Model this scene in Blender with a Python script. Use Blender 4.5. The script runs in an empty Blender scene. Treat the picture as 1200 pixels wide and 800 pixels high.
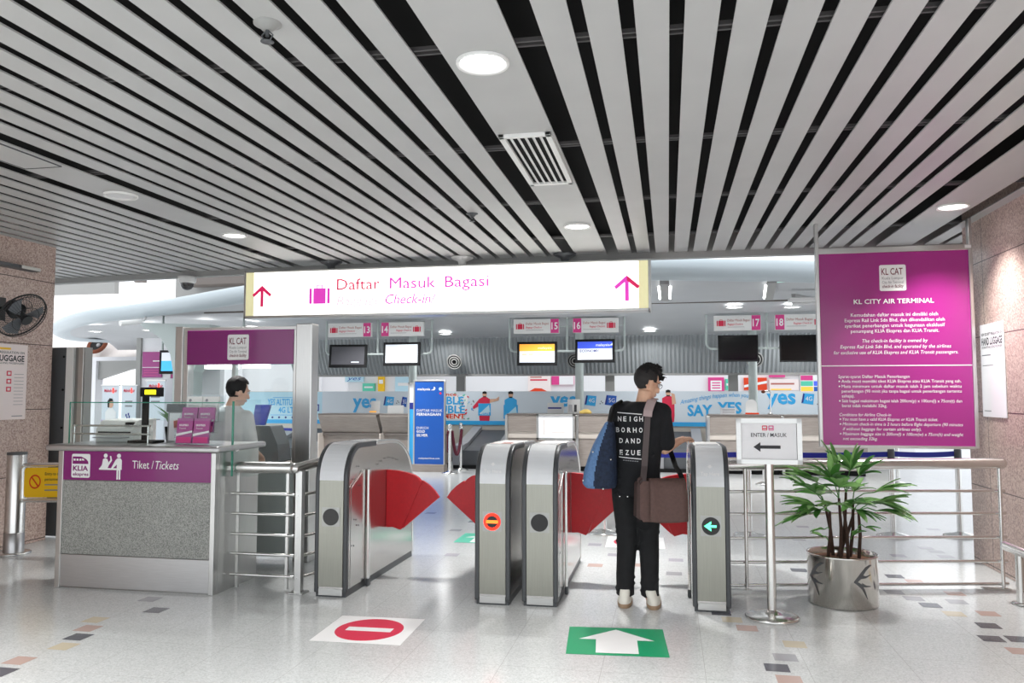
import bpy, bmesh, math, random
from mathutils import Vector, Matrix, Euler, noise
from mathutils.bvhtree import BVHTree
random.seed(7)
C = bpy.context.scene.collection
PI = math.pi
V = Vector

# ------------------------------------------------------------------ materials
M = {}
def new_mat(name):
    m = bpy.data.materials.new(name); m.use_nodes = True
    M[name] = m
    return m, m.node_tree.nodes, m.node_tree.links, m.node_tree.nodes['Principled BSDF']
def lin(c):
    return tuple((v/12.92 if v <= .04045 else ((v+.055)/1.055)**2.4) for v in c)
def mat(name, rgb, rough=.5, metal=0., noise_amt=0., noise_scale=30., emit=0., spec=.5, bump=0., trans=0., alpha=1., srgb=True, stretch=None, coat=0.):
    m, n, l, p = new_mat(name)
    c = lin(rgb) if srgb else rgb
    p.inputs['Base Color'].default_value = (*c, 1)
    p.inputs['Roughness'].default_value = rough
    p.inputs['Metallic'].default_value = metal
    p.inputs['Specular IOR Level'].default_value = spec
    p.inputs['Coat Weight'].default_value = coat
    p.inputs['Transmission Weight'].default_value = trans
    p.inputs['Alpha'].default_value = alpha
    if emit:
        p.inputs['Emission Color'].default_value = (*c, 1)
        p.inputs['Emission Strength'].default_value = emit
    if noise_amt or bump:
        tc = n.new('ShaderNodeTexCoord'); mp = n.new('ShaderNodeMapping')
        l.new(tc.outputs['Object'], mp.inputs['Vector'])
        if stretch: mp.inputs['Scale'].default_value = stretch
        t = n.new('ShaderNodeTexNoise'); t.inputs['Scale'].default_value = noise_scale; t.inputs['Detail'].default_value = 6
        l.new(mp.outputs['Vector'], t.inputs['Vector'])
        if noise_amt:
            r = n.new('ShaderNodeMapRange')
            r.inputs['From Min'].default_value = .25; r.inputs['From Max'].default_value = .75
            r.inputs['To Min'].default_value = 1-noise_amt; r.inputs['To Max'].default_value = 1+noise_amt
            l.new(t.outputs['Fac'], r.inputs['Value'])
            mx = n.new('ShaderNodeVectorMath'); mx.operation = 'SCALE'
            mx.inputs[0].default_value = c
            l.new(r.outputs['Result'], mx.inputs['Scale'])
            l.new(mx.outputs['Vector'], p.inputs['Base Color'])
        if bump:
            b = n.new('ShaderNodeBump'); b.inputs['Strength'].default_value = bump; b.inputs['Distance'].default_value = .01
            l.new(t.outputs['Fac'], b.inputs['Height']); l.new(b.outputs['Normal'], p.inputs['Normal'])
    return m
def granite(name, cols, scale, rough=.3, joints=None):
    """speckled stone; joints = (axis a, axis b, width, height, offset a, offset b)"""
    m, n, l, p = new_mat(name)
    tc = n.new('ShaderNodeTexCoord')
    v = n.new('ShaderNodeTexVoronoi'); v.inputs['Scale'].default_value = scale
    l.new(tc.outputs['Object'], v.inputs['Vector'])
    sx = n.new('ShaderNodeSeparateColor'); l.new(v.outputs['Color'], sx.inputs['Color'])
    nz = n.new('ShaderNodeTexNoise'); nz.inputs['Scale'].default_value = 2.5; nz.inputs['Detail'].default_value = 4
    l.new(tc.outputs['Object'], nz.inputs['Vector'])
    ad = n.new('ShaderNodeMath'); ad.operation = 'MULTIPLY_ADD'; ad.inputs[1].default_value = .35; 
    l.new(nz.outputs['Fac'], ad.inputs[0]); l.new(sx.outputs['Red'], ad.inputs[2])
    sb = n.new('ShaderNodeMath'); sb.operation = 'SUBTRACT'; sb.inputs[1].default_value = .17; l.new(ad.outputs[0], sb.inputs[0])
    rp = n.new('ShaderNodeValToRGB'); rp.color_ramp.interpolation = 'LINEAR'
    while len(rp.color_ramp.elements) < len(cols): rp.color_ramp.elements.new(.5)
    for e, (pos, c) in zip(rp.color_ramp.elements, cols):
        e.position = pos; e.color = (*lin(c), 1)
    l.new(sb.outputs[0], rp.inputs['Fac'])
    out = rp.outputs['Color']
    if joints:
        a, b, w, h, oa, ob, dark, wid = joints
        sp = n.new('ShaderNodeSeparateXYZ'); l.new(tc.outputs['Object'], sp.inputs[0])
        masks = []
        for ax, size, off in ((a, w, oa), (b, h, ob)):
            s1 = n.new('ShaderNodeMath'); s1.operation = 'SUBTRACT'; s1.inputs[1].default_value = off; l.new(sp.outputs[ax], s1.inputs[0])
            f = n.new('ShaderNodeMath'); f.operation = 'PINGPONG'; f.inputs[1].default_value = size/2; l.new(s1.outputs[0], f.inputs[0])
            g = n.new('ShaderNodeMath'); g.operation = 'LESS_THAN'; g.inputs[1].default_value = wid; l.new(f.outputs[0], g.inputs[0])
            masks.append(g)
        mx = n.new('ShaderNodeMath'); mx.operation = 'MAXIMUM'
        l.new(masks[0].outputs[0], mx.inputs[0]); l.new(masks[1].outputs[0], mx.inputs[1])
        mix = n.new('ShaderNodeMix'); mix.data_type = 'RGBA'
        l.new(mx.outputs[0], mix.inputs['Factor']); l.new(out, mix.inputs['A']); mix.inputs['B'].default_value = (*lin(dark), 1)
        out = mix.outputs['Result']
    l.new(out, p.inputs['Base Color'])
    p.inputs['Roughness'].default_value = rough
    return m
def steel(name, rgb=(.80, .80, .79), rough=.28, axis=2, amt=.06):
    st = [60, 60, 60]; st[axis] = 1.5
    m = mat(name, rgb, rough, 1.0, amt, 4, stretch=tuple(st))
    return m

mat('slat_white', (.72, .72, .715), .42, 0, .04, 3)
mat('deck_black', (.035, .034, .036), .9)
mat('rail_grey', (.30, .29, .29), .5)
granite('floor_stone', [(0, (.735, .745, .745)), (.35, (.785, .795, .795)), (.75, (.815, .825, .825)), (1, (.84, .85, .85))], 130, .17,
        (0, 1, .557, .557, -.378, 4.45, (.69, .69, .69), .0016))
granite('pink_granite', [(0, (.60, .50, .47)), (.2, (.70, .60, .56)), (.55, (.77, .68, .635)), (1, (.84, .77, .73))], 85, .3,
        (1, 2, 1.9, .66, 7.6, .03, (.26, .19, .18), .004))
granite('grey_granite', [(0, (.44, .45, .43)), (.3, (.56, .57, .55)), (.6, (.63, .635, .615)), (1, (.72, .72, .70))], 190, .28)
steel('steel'); steel('steel_h', axis=0); steel('steel_dark', (.62, .62, .61), .3)
steel('steel_mirror', (.80, .79, .78), .19, 2, .05)
mat('tube_steel', (.88, .88, .87), .24, 1.0)
mat('counter_steel', (.76, .76, .76), .33, 1.0, .08, 5, stretch=(1.5, 60, 60))
mat('gate_trim', (.30, .31, .32), .35, .3)
mat('gate_cap', (.90, .91, .92), .25)
steel('gate_steel', (.60, .60, .565), .3)
steel('planter_steel', (.80, .79, .77), .13, 2, .05)
mat('gate_black', (.05, .05, .055), .25)
mat('screen_black', (.035, .03, .035), .12)
mat('flap_red', (.83, .07, .13), .38, 0, .06, 40)
mat('white_print', (.95, .95, .95), .5)
mat('white_plastic', (.92, .92, .91), .4)
mat('magenta', (.62, .16, .50), .22, 0, .03, 2, coat=.3)
mat('purple', (.52, .10, .44), .18, coat=.3)
mat('pink_icon', (.86, .25, .55), .5)
mat('red_print', (.86, .16, .30), .45)
mat('green_print', (.08, .62, .42), .4)
mat('mint_print', (.35, .80, .68), .4)
mat('dark_print', (.16, .16, .18), .5)
mat('grey_print', (.55, .55, .57), .5)
mat('maroon_print', (.45, .08, .20), .5)
mat('yellow', (.98, .78, .06), .45)
mat('orange_red', (.88, .25, .08), .45)
mat('blue_board', (.11, .36, .72), .35)
mat('cyan_board', (.22, .68, .92), .4)
mat('banner_ground', (.86, .90, .93), .45, 0, .02, 1)
mat('banner_light', (.76, .90, .96), .45)
mat('navy_print', (.14, .20, .55), .45)
mat('belt_blue', (.12, .16, .62), .6)
mat('rope_maroon', (.32, .04, .14), .8)
mat('desk_laminate', (.62, .58, .55), .45, 0, .16, 5, stretch=(1, 1, 14))
mat('desk_dark', (.45, .42, .40), .5)
mat('desk_light', (.86, .82, .78), .5)
mat('beige_wall', (.80, .78, .74), .4, .25)
mat('soffit_grey', (.73, .74, .75), .5, 0, .03, 2)
mat('rim_white', (.72, .765, .785), .4)
mat('fascia_grey', (.62, .62, .61), .5)
mat('corrugated', (.66, .68, .69), .55)
mat('wall_white', (.93, .93, .94), .6)
mat('wall_cream', (.93, .90, .88), .6)
mat('pole_paint', (.74, .78, .77), .35)
mat('dark_metal', (.36, .37, .38), .5, .2)
mat('black_plastic', (.05, .05, .055), .6, spec=.3)
mat('fan_black', (.10, .11, .12), .4)
mat('grey_plastic', (.62, .62, .63), .45)
mat('paper', (.97, .97, .98), .6)
mat('paper_pink', (.95, .90, .89), .6)
mat('skin', (.86, .68, .57), .5, 0, .04, 30)
mat('skin_pale', (.90, .75, .66), .5, 0, .03, 30)
mat('lip', (.72, .42, .38), .5)
mat('hair', (.06, .055, .06), .7, 0, .3, 60)
mat('hair_short', (.17, .16, .16), .8, 0, .3, 200)
mat('eye_white', (.92, .92, .92), .3)
mat('shirt_black', (.085, .09, .105), .9, 0, .2, 20, bump=.3)
mat('jeans_black', (.075, .078, .09), .85, 0, .25, 25, bump=.4)
mat('shirt_white', (.95, .955, .955), .9, 0, .04, 12, bump=.3)
mat('trousers_grey', (.32, .33, .36), .9)
mat('shoe_white', (.90, .89, .85), .6, 0, .04, 20)
mat('sole', (.62, .52, .42), .7)
mat('denim', (.10, .155, .25), .8, 0, .45, 55, bump=.5)
mat('denim_light', (.38, .52, .70), .8, 0, .15, 60, bump=.3)
mat('bag_brown', (.37, .28, .26), .75, 0, .12, 50, bump=.3)
mat('bag_dark', (.28, .21, .20), .75, 0, .12, 50)
mat('strap_grey', (.36, .32, .32), .8)
mat('strap_pad', (.74, .66, .66), .8)
mat('leaf_green', (.31, .54, .24), .4, 0, .3, 8)
mat('leaf_light', (.56, .75, .45), .4, 0, .2, 8)
mat('stem_brown', (.25, .17, .13), .8, 0, .3, 40)
mat('soil', (.48, .34, .26), .95, 0, .3, 60, bump=.6)
mat('clear_edge', (.25, .62, .52), .15, 0, trans=.3)
mat('cloth_yellow', (.93, .80, .45), .8)
mat('teal', (.10, .50, .50), .5)
mat('rust', (.45, .24, .16), .9)
mat('lamp_on', (1, 1, 1), .5, emit=6.0)
mat('lamp_off', (.84, .84, .84), .4)
mat('sign_lit', (1.0, 1.0, .97), .4, emit=1.25)
mat('sign_edge', (.93, .91, .72), .4, emit=.4)
mat('lit_magenta', (.92, .26, .78), .4, emit=.42)
mat('lit_red', (.88, .12, .38), .4, emit=.38)
mat('lit_faint', (.97, .80, .86), .4, emit=.55)
mat('led_red', (1, .14, .06), .4, emit=2.2)
mat('led_orange', (1, .42, .12), .4, emit=2.2)
mat('led_green', (.35, 1, .70), .4, emit=2.0)
mat('led_yellow', (1, .95, .1), .4, emit=1.2)
mat('scr_white', (.80, .82, .85), .6, emit=.5)
mat('scr_grey', (.30, .30, .32), .8, 0, .35, 300, emit=.10)
mat('scr_orange', (1, .70, .25), .3, emit=.5)
mat('scr_blue', (.25, .35, .85), .3, emit=.5)
mat('scr_cyan', (.25, .70, .95), .3, emit=.5)
mat('tube_light', (1, 1, 1), .3, emit=3.0)
def glass_mat(name, tint, mixv):
    m, n, l, p = new_mat(name)
    tr = n.new('ShaderNodeBsdfTransparent'); tr.inputs[0].default_value = (*tint, 1)
    gl = n.new('ShaderNodeBsdfGlossy'); gl.inputs['Roughness'].default_value = .03
    lw_ = n.new('ShaderNodeLayerWeight'); fr = n.new('ShaderNodeMath'); fr.operation = 'POWER'; fr.inputs[1].default_value = 5; l.new(lw_.outputs['Facing'], fr.inputs[0])
    mu = n.new('ShaderNodeMath'); mu.operation = 'ADD'; mu.inputs[1].default_value = mixv; l.new(fr.outputs[0], mu.inputs[0])
    mx = n.new('ShaderNodeMixShader'); l.new(mu.outputs[0], mx.inputs[0]); l.new(tr.outputs[0], mx.inputs[1]); l.new(gl.outputs[0], mx.inputs[2])
    l.new(mx.outputs[0], n['Material Output'].inputs['Surface'])
glass_mat('glass', (.955, .985, .98), .02)
glass_mat('dome_glass', (.25, .25, .27), .1)
glass_mat('acrylic', (.93, .95, .96), .05)
glass_mat('lens', (.85, .88, .9), .05)

# ------------------------------------------------------------------ text cache
_tc = {}
def text_geo(s, shear=0., bold=0.):
    k = (s, shear, bold)
    if k in _tc: return _tc[k]
    cu = bpy.data.curves.new('t', 'FONT'); cu.body = s; cu.resolution_u = 2; cu.shear = shear; cu.offset = bold
    o = bpy.data.objects.new('t', cu); C.objects.link(o)
    dg = bpy.context.evaluated_depsgraph_get()
    me = bpy.data.meshes.new_from_object(o.evaluated_get(dg))
    vs = [(v.co.x, v.co.y) for v in me.vertices]; fs = [tuple(p.vertices) for p in me.polygons]
    bpy.data.objects.remove(o); bpy.data.curves.remove(cu); bpy.data.meshes.remove(me)
    _tc[k] = (vs, fs)
    return _tc[k]
_capv, _ = text_geo('H')
CAP = max(v[1] for v in _capv)

class Frame:
    """a plane in the place: origin, right, up and outward normal"""
    def __init__(s, o, r=(1, 0, 0), u=(0, 0, 1)):
        s.o, s.r, s.u = V(o), V(r).normalized(), V(u).normalized(); s.n = s.r.cross(s.u)
    def __call__(s, a, b, off=0.): return s.o + s.r*a + s.u*b + s.n*off
    def at(s, a, b, off=0.): return Frame(s(a, b, off), s.r, s.u)

class MB:
    def __init__(s): s.v, s.f, s.m, s.mats, s.smooth = [], [], [], [], []
    def mi(s, m):
        if m not in s.mats: s.mats.append(m)
        return s.mats.index(m)
    def add(s, vs, fs, m, smooth=False):
        b = len(s.v); s.v.extend(V(v) for v in vs); k = s.mi(m)
        for f in fs: s.f.append(tuple(i+b for i in f)); s.m.append(k); s.smooth.append(smooth)
        return s
    def box(s, a, b, m):
        x0, x1 = sorted((a[0], b[0])); y0, y1 = sorted((a[1], b[1])); z0, z1 = sorted((a[2], b[2]))
        vs = [(x, y, z) for z in (z0, z1) for y in (y0, y1) for x in (x0, x1)]
        return s.add(vs, [(0, 2, 3, 1), (4, 5, 7, 6), (0, 1, 5, 4), (2, 6, 7, 3), (0, 4, 6, 2), (1, 3, 7, 5)], m)
    def prism(s, pts, d, m, smooth_sides=False):
        """extrude the closed 3-D polygon pts by vector d"""
        n = len(pts); d = V(d); a = [V(p) for p in pts]; b = [p+d for p in a]
        nrm = V((0, 0, 0))
        for i in range(n): nrm += a[i].cross(a[(i+1) % n])
        if nrm.dot(d) > 0: a.reverse(); b.reverse()
        s.add(a+b, [tuple(range(n)), tuple(range(2*n-1, n-1, -1))], m)
        s.add(a+b, [(i, i+n, (i+1) % n+n, (i+1) % n) for i in range(n)], m, smooth_sides)
        return s
    def poly(s, fr, pts, off, m, thick=None):
        if thick: return s.prism([fr(p[0], p[1], off) for p in pts], fr.n*thick, m)
        return s.add([fr(p[0], p[1], off) for p in pts], [tuple(range(len(pts)))], m)
    def rect(s, fr, a, b, w, h, off, m, thick=None, r=0.):
        if r <= 0: pts = [(a, b), (a+w, b), (a+w, b+h), (a, b+h)]
        else:
            pts = []
            for cx, cy, t0 in ((a+w-r, b+r, -90), (a+w-r, b+h-r, 0), (a+r, b+h-r, 90), (a+r, b+r, 180)):
                for k in range(5):
                    t = math.radians(t0+k*22.5); pts.append((cx+r*math.cos(t), cy+r*math.sin(t)))
        return s.poly(fr, pts, off, m, thick)
    def disc(s, fr, a, b, r, off, m, thick=None, n=28, ry=None):
        ry = ry or r
        return s.poly(fr, [(a+r*math.cos(2*PI*i/n), b+ry*math.sin(2*PI*i/n)) for i in range(n)], off, m, thick)
    def ring(s, fr, a, b, r0, r1, off, m, n=32, k=1.):
        vs = []; fs = []
        for i in range(n):
            c, d = math.cos(2*PI*i/n), math.sin(2*PI*i/n)
            vs += [fr(a+r0*c, b+r0*d*k, off), fr(a+r1*c, b+r1*d*k, off)]
        for i in range(n): j = (i+1) % n; fs.append((2*i, 2*i+1, 2*j+1, 2*j))
        return s.add(vs, fs, m)
    def text(s, fr, st, a, b, h, m, off=.002, align='l', shear=0., bold=0., width=None, track=None):
        vs, fs = text_geo(st, shear, bold)
        if not vs: return s
        k = h/CAP; x0 = min(v[0] for v in vs); x1 = max(v[0] for v in vs); w = (x1-x0)*k
        kx = k*(width/w) if width else k
        w = (x1-x0)*kx
        dx = a-(0 if align == 'l' else w/2 if align == 'c' else w)
        return s.add([fr(dx+(v[0]-x0)*kx, b+v[1]*k, off) for v in vs], fs, m)
    def tube(s, path, r, m, n=12, cap=True, r1=None):
        path = [V(p) for p in path]; N = len(path)
        rs = r if isinstance(r, (list, tuple)) else [r+(((r1 if r1 is not None else r)-r)*i/max(N-1, 1)) for i in range(N)]
        t0 = (path[1]-path[0]).normalized(); up = V((0, 0, 1)) if abs(t0.z) < .9 else V((1, 0, 0))
        a = t0.cross(up).normalized(); vs = []
        for i, p in enumerate(path):
            t = (path[min(i+1, N-1)]-path[max(i-1, 0)]).normalized()
            a = (a-t*a.dot(t)).normalized(); b = t.cross(a)
            vs += [p+(a*math.cos(2*PI*k/n)+b*math.sin(2*PI*k/n))*rs[i] for k in range(n)]
        fs = [(i*n+k, i*n+(k+1) % n, (i+1)*n+(k+1) % n, (i+1)*n+k) for i in range(N-1) for k in range(n)]
        s.add(vs, fs, m, True)
        if cap:
            s.add(vs[:n], [tuple(range(n-1, -1, -1))], m); s.add(vs[-n:], [tuple(range(n))], m)
        return s
    def cyl(s, p, q, r, m, n=24, r1=None): return s.tube([p, q], r, m, n, True, r1)
    def lathe(s, c, prof, m, n=32, smooth=True):
        """prof = [(r, z)...] turned about the vertical through c"""
        c = V(c); vs = []; fs = []
        for r, z in prof: vs += [c+V((r*math.cos(2*PI*k/n), r*math.sin(2*PI*k/n), z)) for k in range(n)]
        for i in range(len(prof)-1): fs += [(i*n+k, i*n+(k+1) % n, (i+1)*n+(k+1) % n, (i+1)*n+k) for k in range(n)]
        return s.add(vs, fs, m, smooth)
    def ell(s, c, r, m, rot=None, nu=20, nv=12):
        c = V(c); R = (rot or Euler((0, 0, 0))).to_matrix(); r = (r, r, r) if not isinstance(r, (tuple, list)) else r
        vs = [c+R @ V((0, 0, -r[2]))]
        for j in range(1, nv):
            t = -PI/2+PI*j/nv
            vs += [c+R @ V((r[0]*math.cos(t)*math.cos(2*PI*k/nu), r[1]*math.cos(t)*math.sin(2*PI*k/nu), r[2]*math.sin(t))) for k in range(nu)]
        vs.append(c+R @ V((0, 0, r[2]))); top = len(vs)-1
        fs = [(0, 1+(k+1) % nu, 1+k) for k in range(nu)]
        for j in range(nv-2): fs += [(1+j*nu+k, 1+j*nu+(k+1) % nu, 1+(j+1)*nu+(k+1) % nu, 1+(j+1)*nu+k) for k in range(nu)]
        fs += [(top, 1+(nv-2)*nu+k, 1+(nv-2)*nu+(k+1) % nu) for k in range(nu)]
        return s.add(vs, fs, m, True)
    def capsule(s, p, q, r0, r1, m, n=14):
        p, q = V(p), V(q); d = (q-p); L = max(d.length, 1e-4); d = d/L
        path, rs = [], []
        for k in range(6):
            t = PI/2*(1-k/5); path.append(p-d*r0*math.sin(t)); rs.append(max(r0*math.cos(t), 1e-4))
        for k in range(6):
            t = PI/2*k/5; path.append(q+d*r1*math.sin(t)); rs.append(max(r1*math.cos(t), 1e-4))
        return s.tube(path, rs, m, n)
    def loft(s, rings, m, n=28, power=2.3):
        """rings = [(centre, rx, ry)] horizontal super-ellipses, capped"""
        vs = []
        for c, rx, ry in rings:
            for k in range(n):
                t = 2*PI*k/n; cx, sy = math.cos(t), math.sin(t)
                vs.append(V(c)+V((rx*math.copysign(abs(cx)**(2/power), cx), ry*math.copysign(abs(sy)**(2/power), sy), 0)))
        N = len(rings)
        s.add(vs, [(i*n+k, i*n+(k+1) % n, (i+1)*n+(k+1) % n, (i+1)*n+k) for i in range(N-1) for k in range(n)], m, True)
        s.add(vs[:n], [tuple(range(n-1, -1, -1))], m, True); s.add(vs[-n:], [tuple(range(n))], m, True)
        return s
    def build(s, name, parent=None, bevel=0., seg=2, fix=False):
        off = wloc(parent) if parent else V((0, 0, 0))
        me = bpy.data.meshes.new(name)
        me.from_pydata([v-off for v in s.v], [], s.f)
        for m in s.mats: me.materials.append(M[m])
        me.polygons.foreach_set('material_index', s.m)
        me.polygons.foreach_set('use_smooth', s.smooth)
        me.update()
        if fix:
            bm = bmesh.new(); bm.from_mesh(me); bmesh.ops.remove_doubles(bm, verts=bm.verts, dist=1e-5)
            bmesh.ops.recalc_face_normals(bm, faces=bm.faces); bm.to_mesh(me); bm.free()
        o = bpy.data.objects.new(name, me); C.objects.link(o)
        if parent: o.parent = parent
        if bevel:
            b = o.modifiers.new('bevel', 'BEVEL'); b.width = bevel; b.segments = seg; b.limit_method = 'ANGLE'; b.angle_limit = math.radians(40)
        return o
def wloc(o):
    p = V((0, 0, 0))
    while o is not None: p = p+o.location; o = o.parent
    return p
def tag(o, label, cat, group=None):
    o['label'] = label; o['category'] = cat
    if group: o['group'] = group
    return o
def thing(name, label, cat, loc=(0, 0, 0), group=None):
    o = bpy.data.objects.new(name, None); C.objects.link(o); o.location = loc; o.empty_display_size = .1
    return tag(o, label, cat, group)
def struct(o): o['kind'] = 'structure'; return o
def dup(root, loc, label=None):
    r = root.copy(); C.objects.link(r); r.location = loc
    if label: r['label'] = label
    for ch in list(root.children):
        c = ch.copy(); C.objects.link(c); c.parent = r
        for g in ch.children:
            d = g.copy(); C.objects.link(d); d.parent = c
    return r
def fused(mb, name, parent, voxel=.006, smooth=4, subs=None):
    """melt overlapping closed shapes into one continuous skin"""
    o = mb.build('tmp')
    r = o.modifiers.new('r', 'REMESH'); r.mode = 'VOXEL'; r.voxel_size = voxel; r.use_smooth_shade = True
    q = o.modifiers.new('s', 'SMOOTH'); q.factor = .5; q.iterations = smooth
    dg = bpy.context.evaluated_depsgraph_get()
    me = bpy.data.meshes.new_from_object(o.evaluated_get(dg)); me.name = name
    me.materials.clear()
    for m in mb.mats: me.materials.append(M[m])
    me.polygons.foreach_set('use_smooth', [True]*len(me.polygons))
    bpy.data.objects.remove(o)
    off = wloc(parent) if parent else V((0, 0, 0))
    me.transform(Matrix.Translation(-off))
    n = bpy.data.objects.new(name, me); C.objects.link(n)
    if parent: n.parent = parent
    return n

H = 3.05
# ------------------------------------------------------------------ the setting
def yend(x): return 8.8+.0075*x*x
fl = MB()
fl.add([(-16, -4, 0), (9, -4, 0), (9, 30, 0), (-16, 30, 0)], [(0, 1, 2, 3)], 'floor_stone')
mat('inset_dark', (.36, .36, .39), .17); mat('inset_grey', (.64, .64, .655), .17); mat('inset_tan', (.80, .755, .66), .17)
mat('inset_red', (.74, .64, .605), .17); mat('inset_lilac', (.68, .67, .70), .17)
insets = {'inset_dark': [(-3.53, 5.09), (-3.62, 4.45), (-3.58, 3.82), (1.08, 7.28), (1.82, 6.27), (2.03, 5.8), (1.94, 5.5), (2.1, 5.52), (0.57, 4.7), (0.34, 5.78), (1.1, 7.63), (1.82, 7.19), (-2.27, 9.27)], 'inset_grey': [(-3.76, 5.35), (0.64, 4.89), (1.76, 6.45), (2.04, 6.41), (0.03, 6.94), (1.31, 8.79), (2.5, 8.38), (1.94, 7.8), (1.67, 6.62), (-2.33, 8.65), (-2.97, 9.82)], 'inset_tan': [(-3.78, 4.8), (-3.57, 4.27), (0.4, 5.62), (0.73, 5.15), (1.91, 6.06)], 'inset_red': [(-3.69, 4.62), (-3.63, 4.0), (0.48, 5.44), (0.61, 4.52), (2.01, 5.27), (2.11, 6.67), (2.14, 6.11), (1.93, 7.03), (-0.26, 7.22), (-0.65, 7.14)], 'inset_lilac': [(0.05, 7.5), (2.88, 9.73), (2.51, 8.14), (2.46, 8.55), (2.09, 8.1), (0.77, 11.69), (-0.74, 8.1), (-0.51, 7.63), (1.48, 9.63), (-2.01, 7.34)]}
for m, ps in insets.items():
    for x, y in ps:
        fl.add([(x-.065, y-.065, .0008), (x+.065, y-.065, .0008), (x+.065, y+.065, .0008), (x-.065, y+.065, .0008)], [(0, 1, 2, 3)], m)
floor = struct(fl.build('floor'))

deck = MB()
deck.box((-14, -.6, 3.25), (9, 9.3, 3.33), 'deck_black')
ceiling = struct(deck.build('ceiling'))
sl = MB()
def slat(x0, x1, y0=-.5, z=H, thick=.009):
    a, b = yend(x0), yend(x1)
    sl.prism([(x0, y0, z), (x1, y0, z), (x1, b, z), (x0, a, z)], (0, 0, thick), 'slat_white')
wide = [(-4.335, -3.99), (-.99, -.645), (2.155, 2.50)]
for w in wide: slat(*w)
x = -.515
while x < 2.02: slat(x, x+.139); x += .2
x = -1.259
while x > -3.87: slat(x, x+.139); x -= .2
x = 2.625
while x < 8.9: slat(x, x+.139); x += .2
x = -4.604
while x > -13.8: slat(x, x+.139); x -= .2
slats = sl.build('slats', ceiling, .003)
ca = MB()
for y in (.45, 1.9, 3.38, 4.86, 6.34, 7.82):
    for dy in (0, .045): ca.box((-13.9, y+dy, 3.066), (8.9, y+dy+.014, 3.085), 'rail_grey')
ca.build('carrier_rails', ceiling)
# edge strip of the ceiling and the bulkhead over it
fa = MB(); xs = [-14+.5*i for i in range(35)]+[3.4]
for a, b in zip(xs[:-1], xs[1:]):
    if b <= a: continue
    fa.prism([(a, yend(a)-.015, 2.985), (b, yend(b)-.015, 2.985), (b, yend(b)+.09, 2.985), (a, yend(a)+.09, 2.985)], (0, 0, .30), 'fascia_grey')
struct(fa.build('trim_1'))

wl = MB(); wl.box((-7.3, 2.0, 0), (-6.35, 7.28, 3.3), 'pink_granite')
struct(wl.build('wall_left', bevel=.006))
wr = MB(); wr.box((2.72, 3.0, 0), (3.6, 8.05, 3.3), 'pink_granite')
struct(wr.build('wall_right', bevel=.006))

# canopy over the check-in hall: bull-nosed rim, soffit, ribbed bulkhead
rim = [(6.2, 13.6), (5.2, 12.7), (4.2, 12.0), (3.0, 11.31), (1.87, 10.67), (0.84, 10.33), (-0.17, 10.07), (-1.94, 9.92), (-3.77, 10.2), (-6.38, 11.25), (-8.63, 12.6), (-10.36, 13.53), (-11.57, 14.1), (-12.93, 15.1), (-14.46, 16.5), (-15.8, 18.2), (-16.2, 19.4), (-15.7, 20.3)]
def smooth_path(p, k=4):
    out = []
    for i in range(len(p)-1):
        p0, p1, p2, p3 = (V(p[max(i-1, 0)]), V(p[i]), V(p[i+1]), V(p[min(i+2, len(p)-1)]))
        for j in range(k):
            t = j/k
            out.append(.5*((2*p1)+(-p0+p2)*t+(2*p0-5*p1+4*p2-p3)*t*t+(-p0+3*p1-3*p2+p3)*t**3))
    out.append(V(p[-1])); return out
rp = smooth_path([(a, b, 0) for a, b in rim])
def rim_z(x): return 3.10
cen = V((-3, 20, 0))
cn = MB(); vs = []; prof = [(.42, .02), (.30, -.035), (.16, -.045), (.05, 0), (0, .07), (.01, .15), (.08, .21), (.25, .25), (.6, .26)]
for i, p in enumerate(rp):
    t = (rp[min(i+1, len(rp)-1)]-rp[max(i-1, 0)]).normalized(); nin = V((t.y, -t.x, 0))
    if nin.dot(cen-p) < 0: nin = -nin
    for d, z in prof: vs.append(p+nin*d+V((0, 0, rim_z(p.x)-.10+z)))
k = len(prof)
cn.add(vs, [(i*k+j, i*k+j+1, (i+1)*k+j+1, (i+1)*k+j) for i in range(len(rp)-1) for j in range(k-1)], 'rim_white', True)
canopy = struct(cn.build('ceiling_canopy'))
so = MB(); vs = []
for i, p in enumerate(rp):
    t = (rp[min(i+1, len(rp)-1)]-rp[max(i-1, 0)]).normalized(); nin = V((t.y, -t.x, 0))
    if nin.dot(cen-p) < 0: nin = -nin
    q = p+nin*.42; yb = 17.0 if q.x > -8.6 else 17.0+min(3.6, (-8.6-q.x)*1.2)
    e = V((min(q.x, 6), max(yb, q.y+.05), 0)); e.z = 2.74
    if q.x < -8.6: e.z = 2.78
    for j in range(9):
        s_ = j/8; w = q.lerp(e, s_); w.z = (rim_z(p.x)-.08)*(1-s_)+e.z*s_+.15*math.sin(PI*s_); vs.append(w)
so.add(vs, [(i*9+j, i*9+j+1, (i+1)*9+j+1, (i+1)*9+j) for i in range(len(rp)-1) for j in range(8)], 'soffit_grey', True)
so.build('soffit', canopy)
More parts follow.
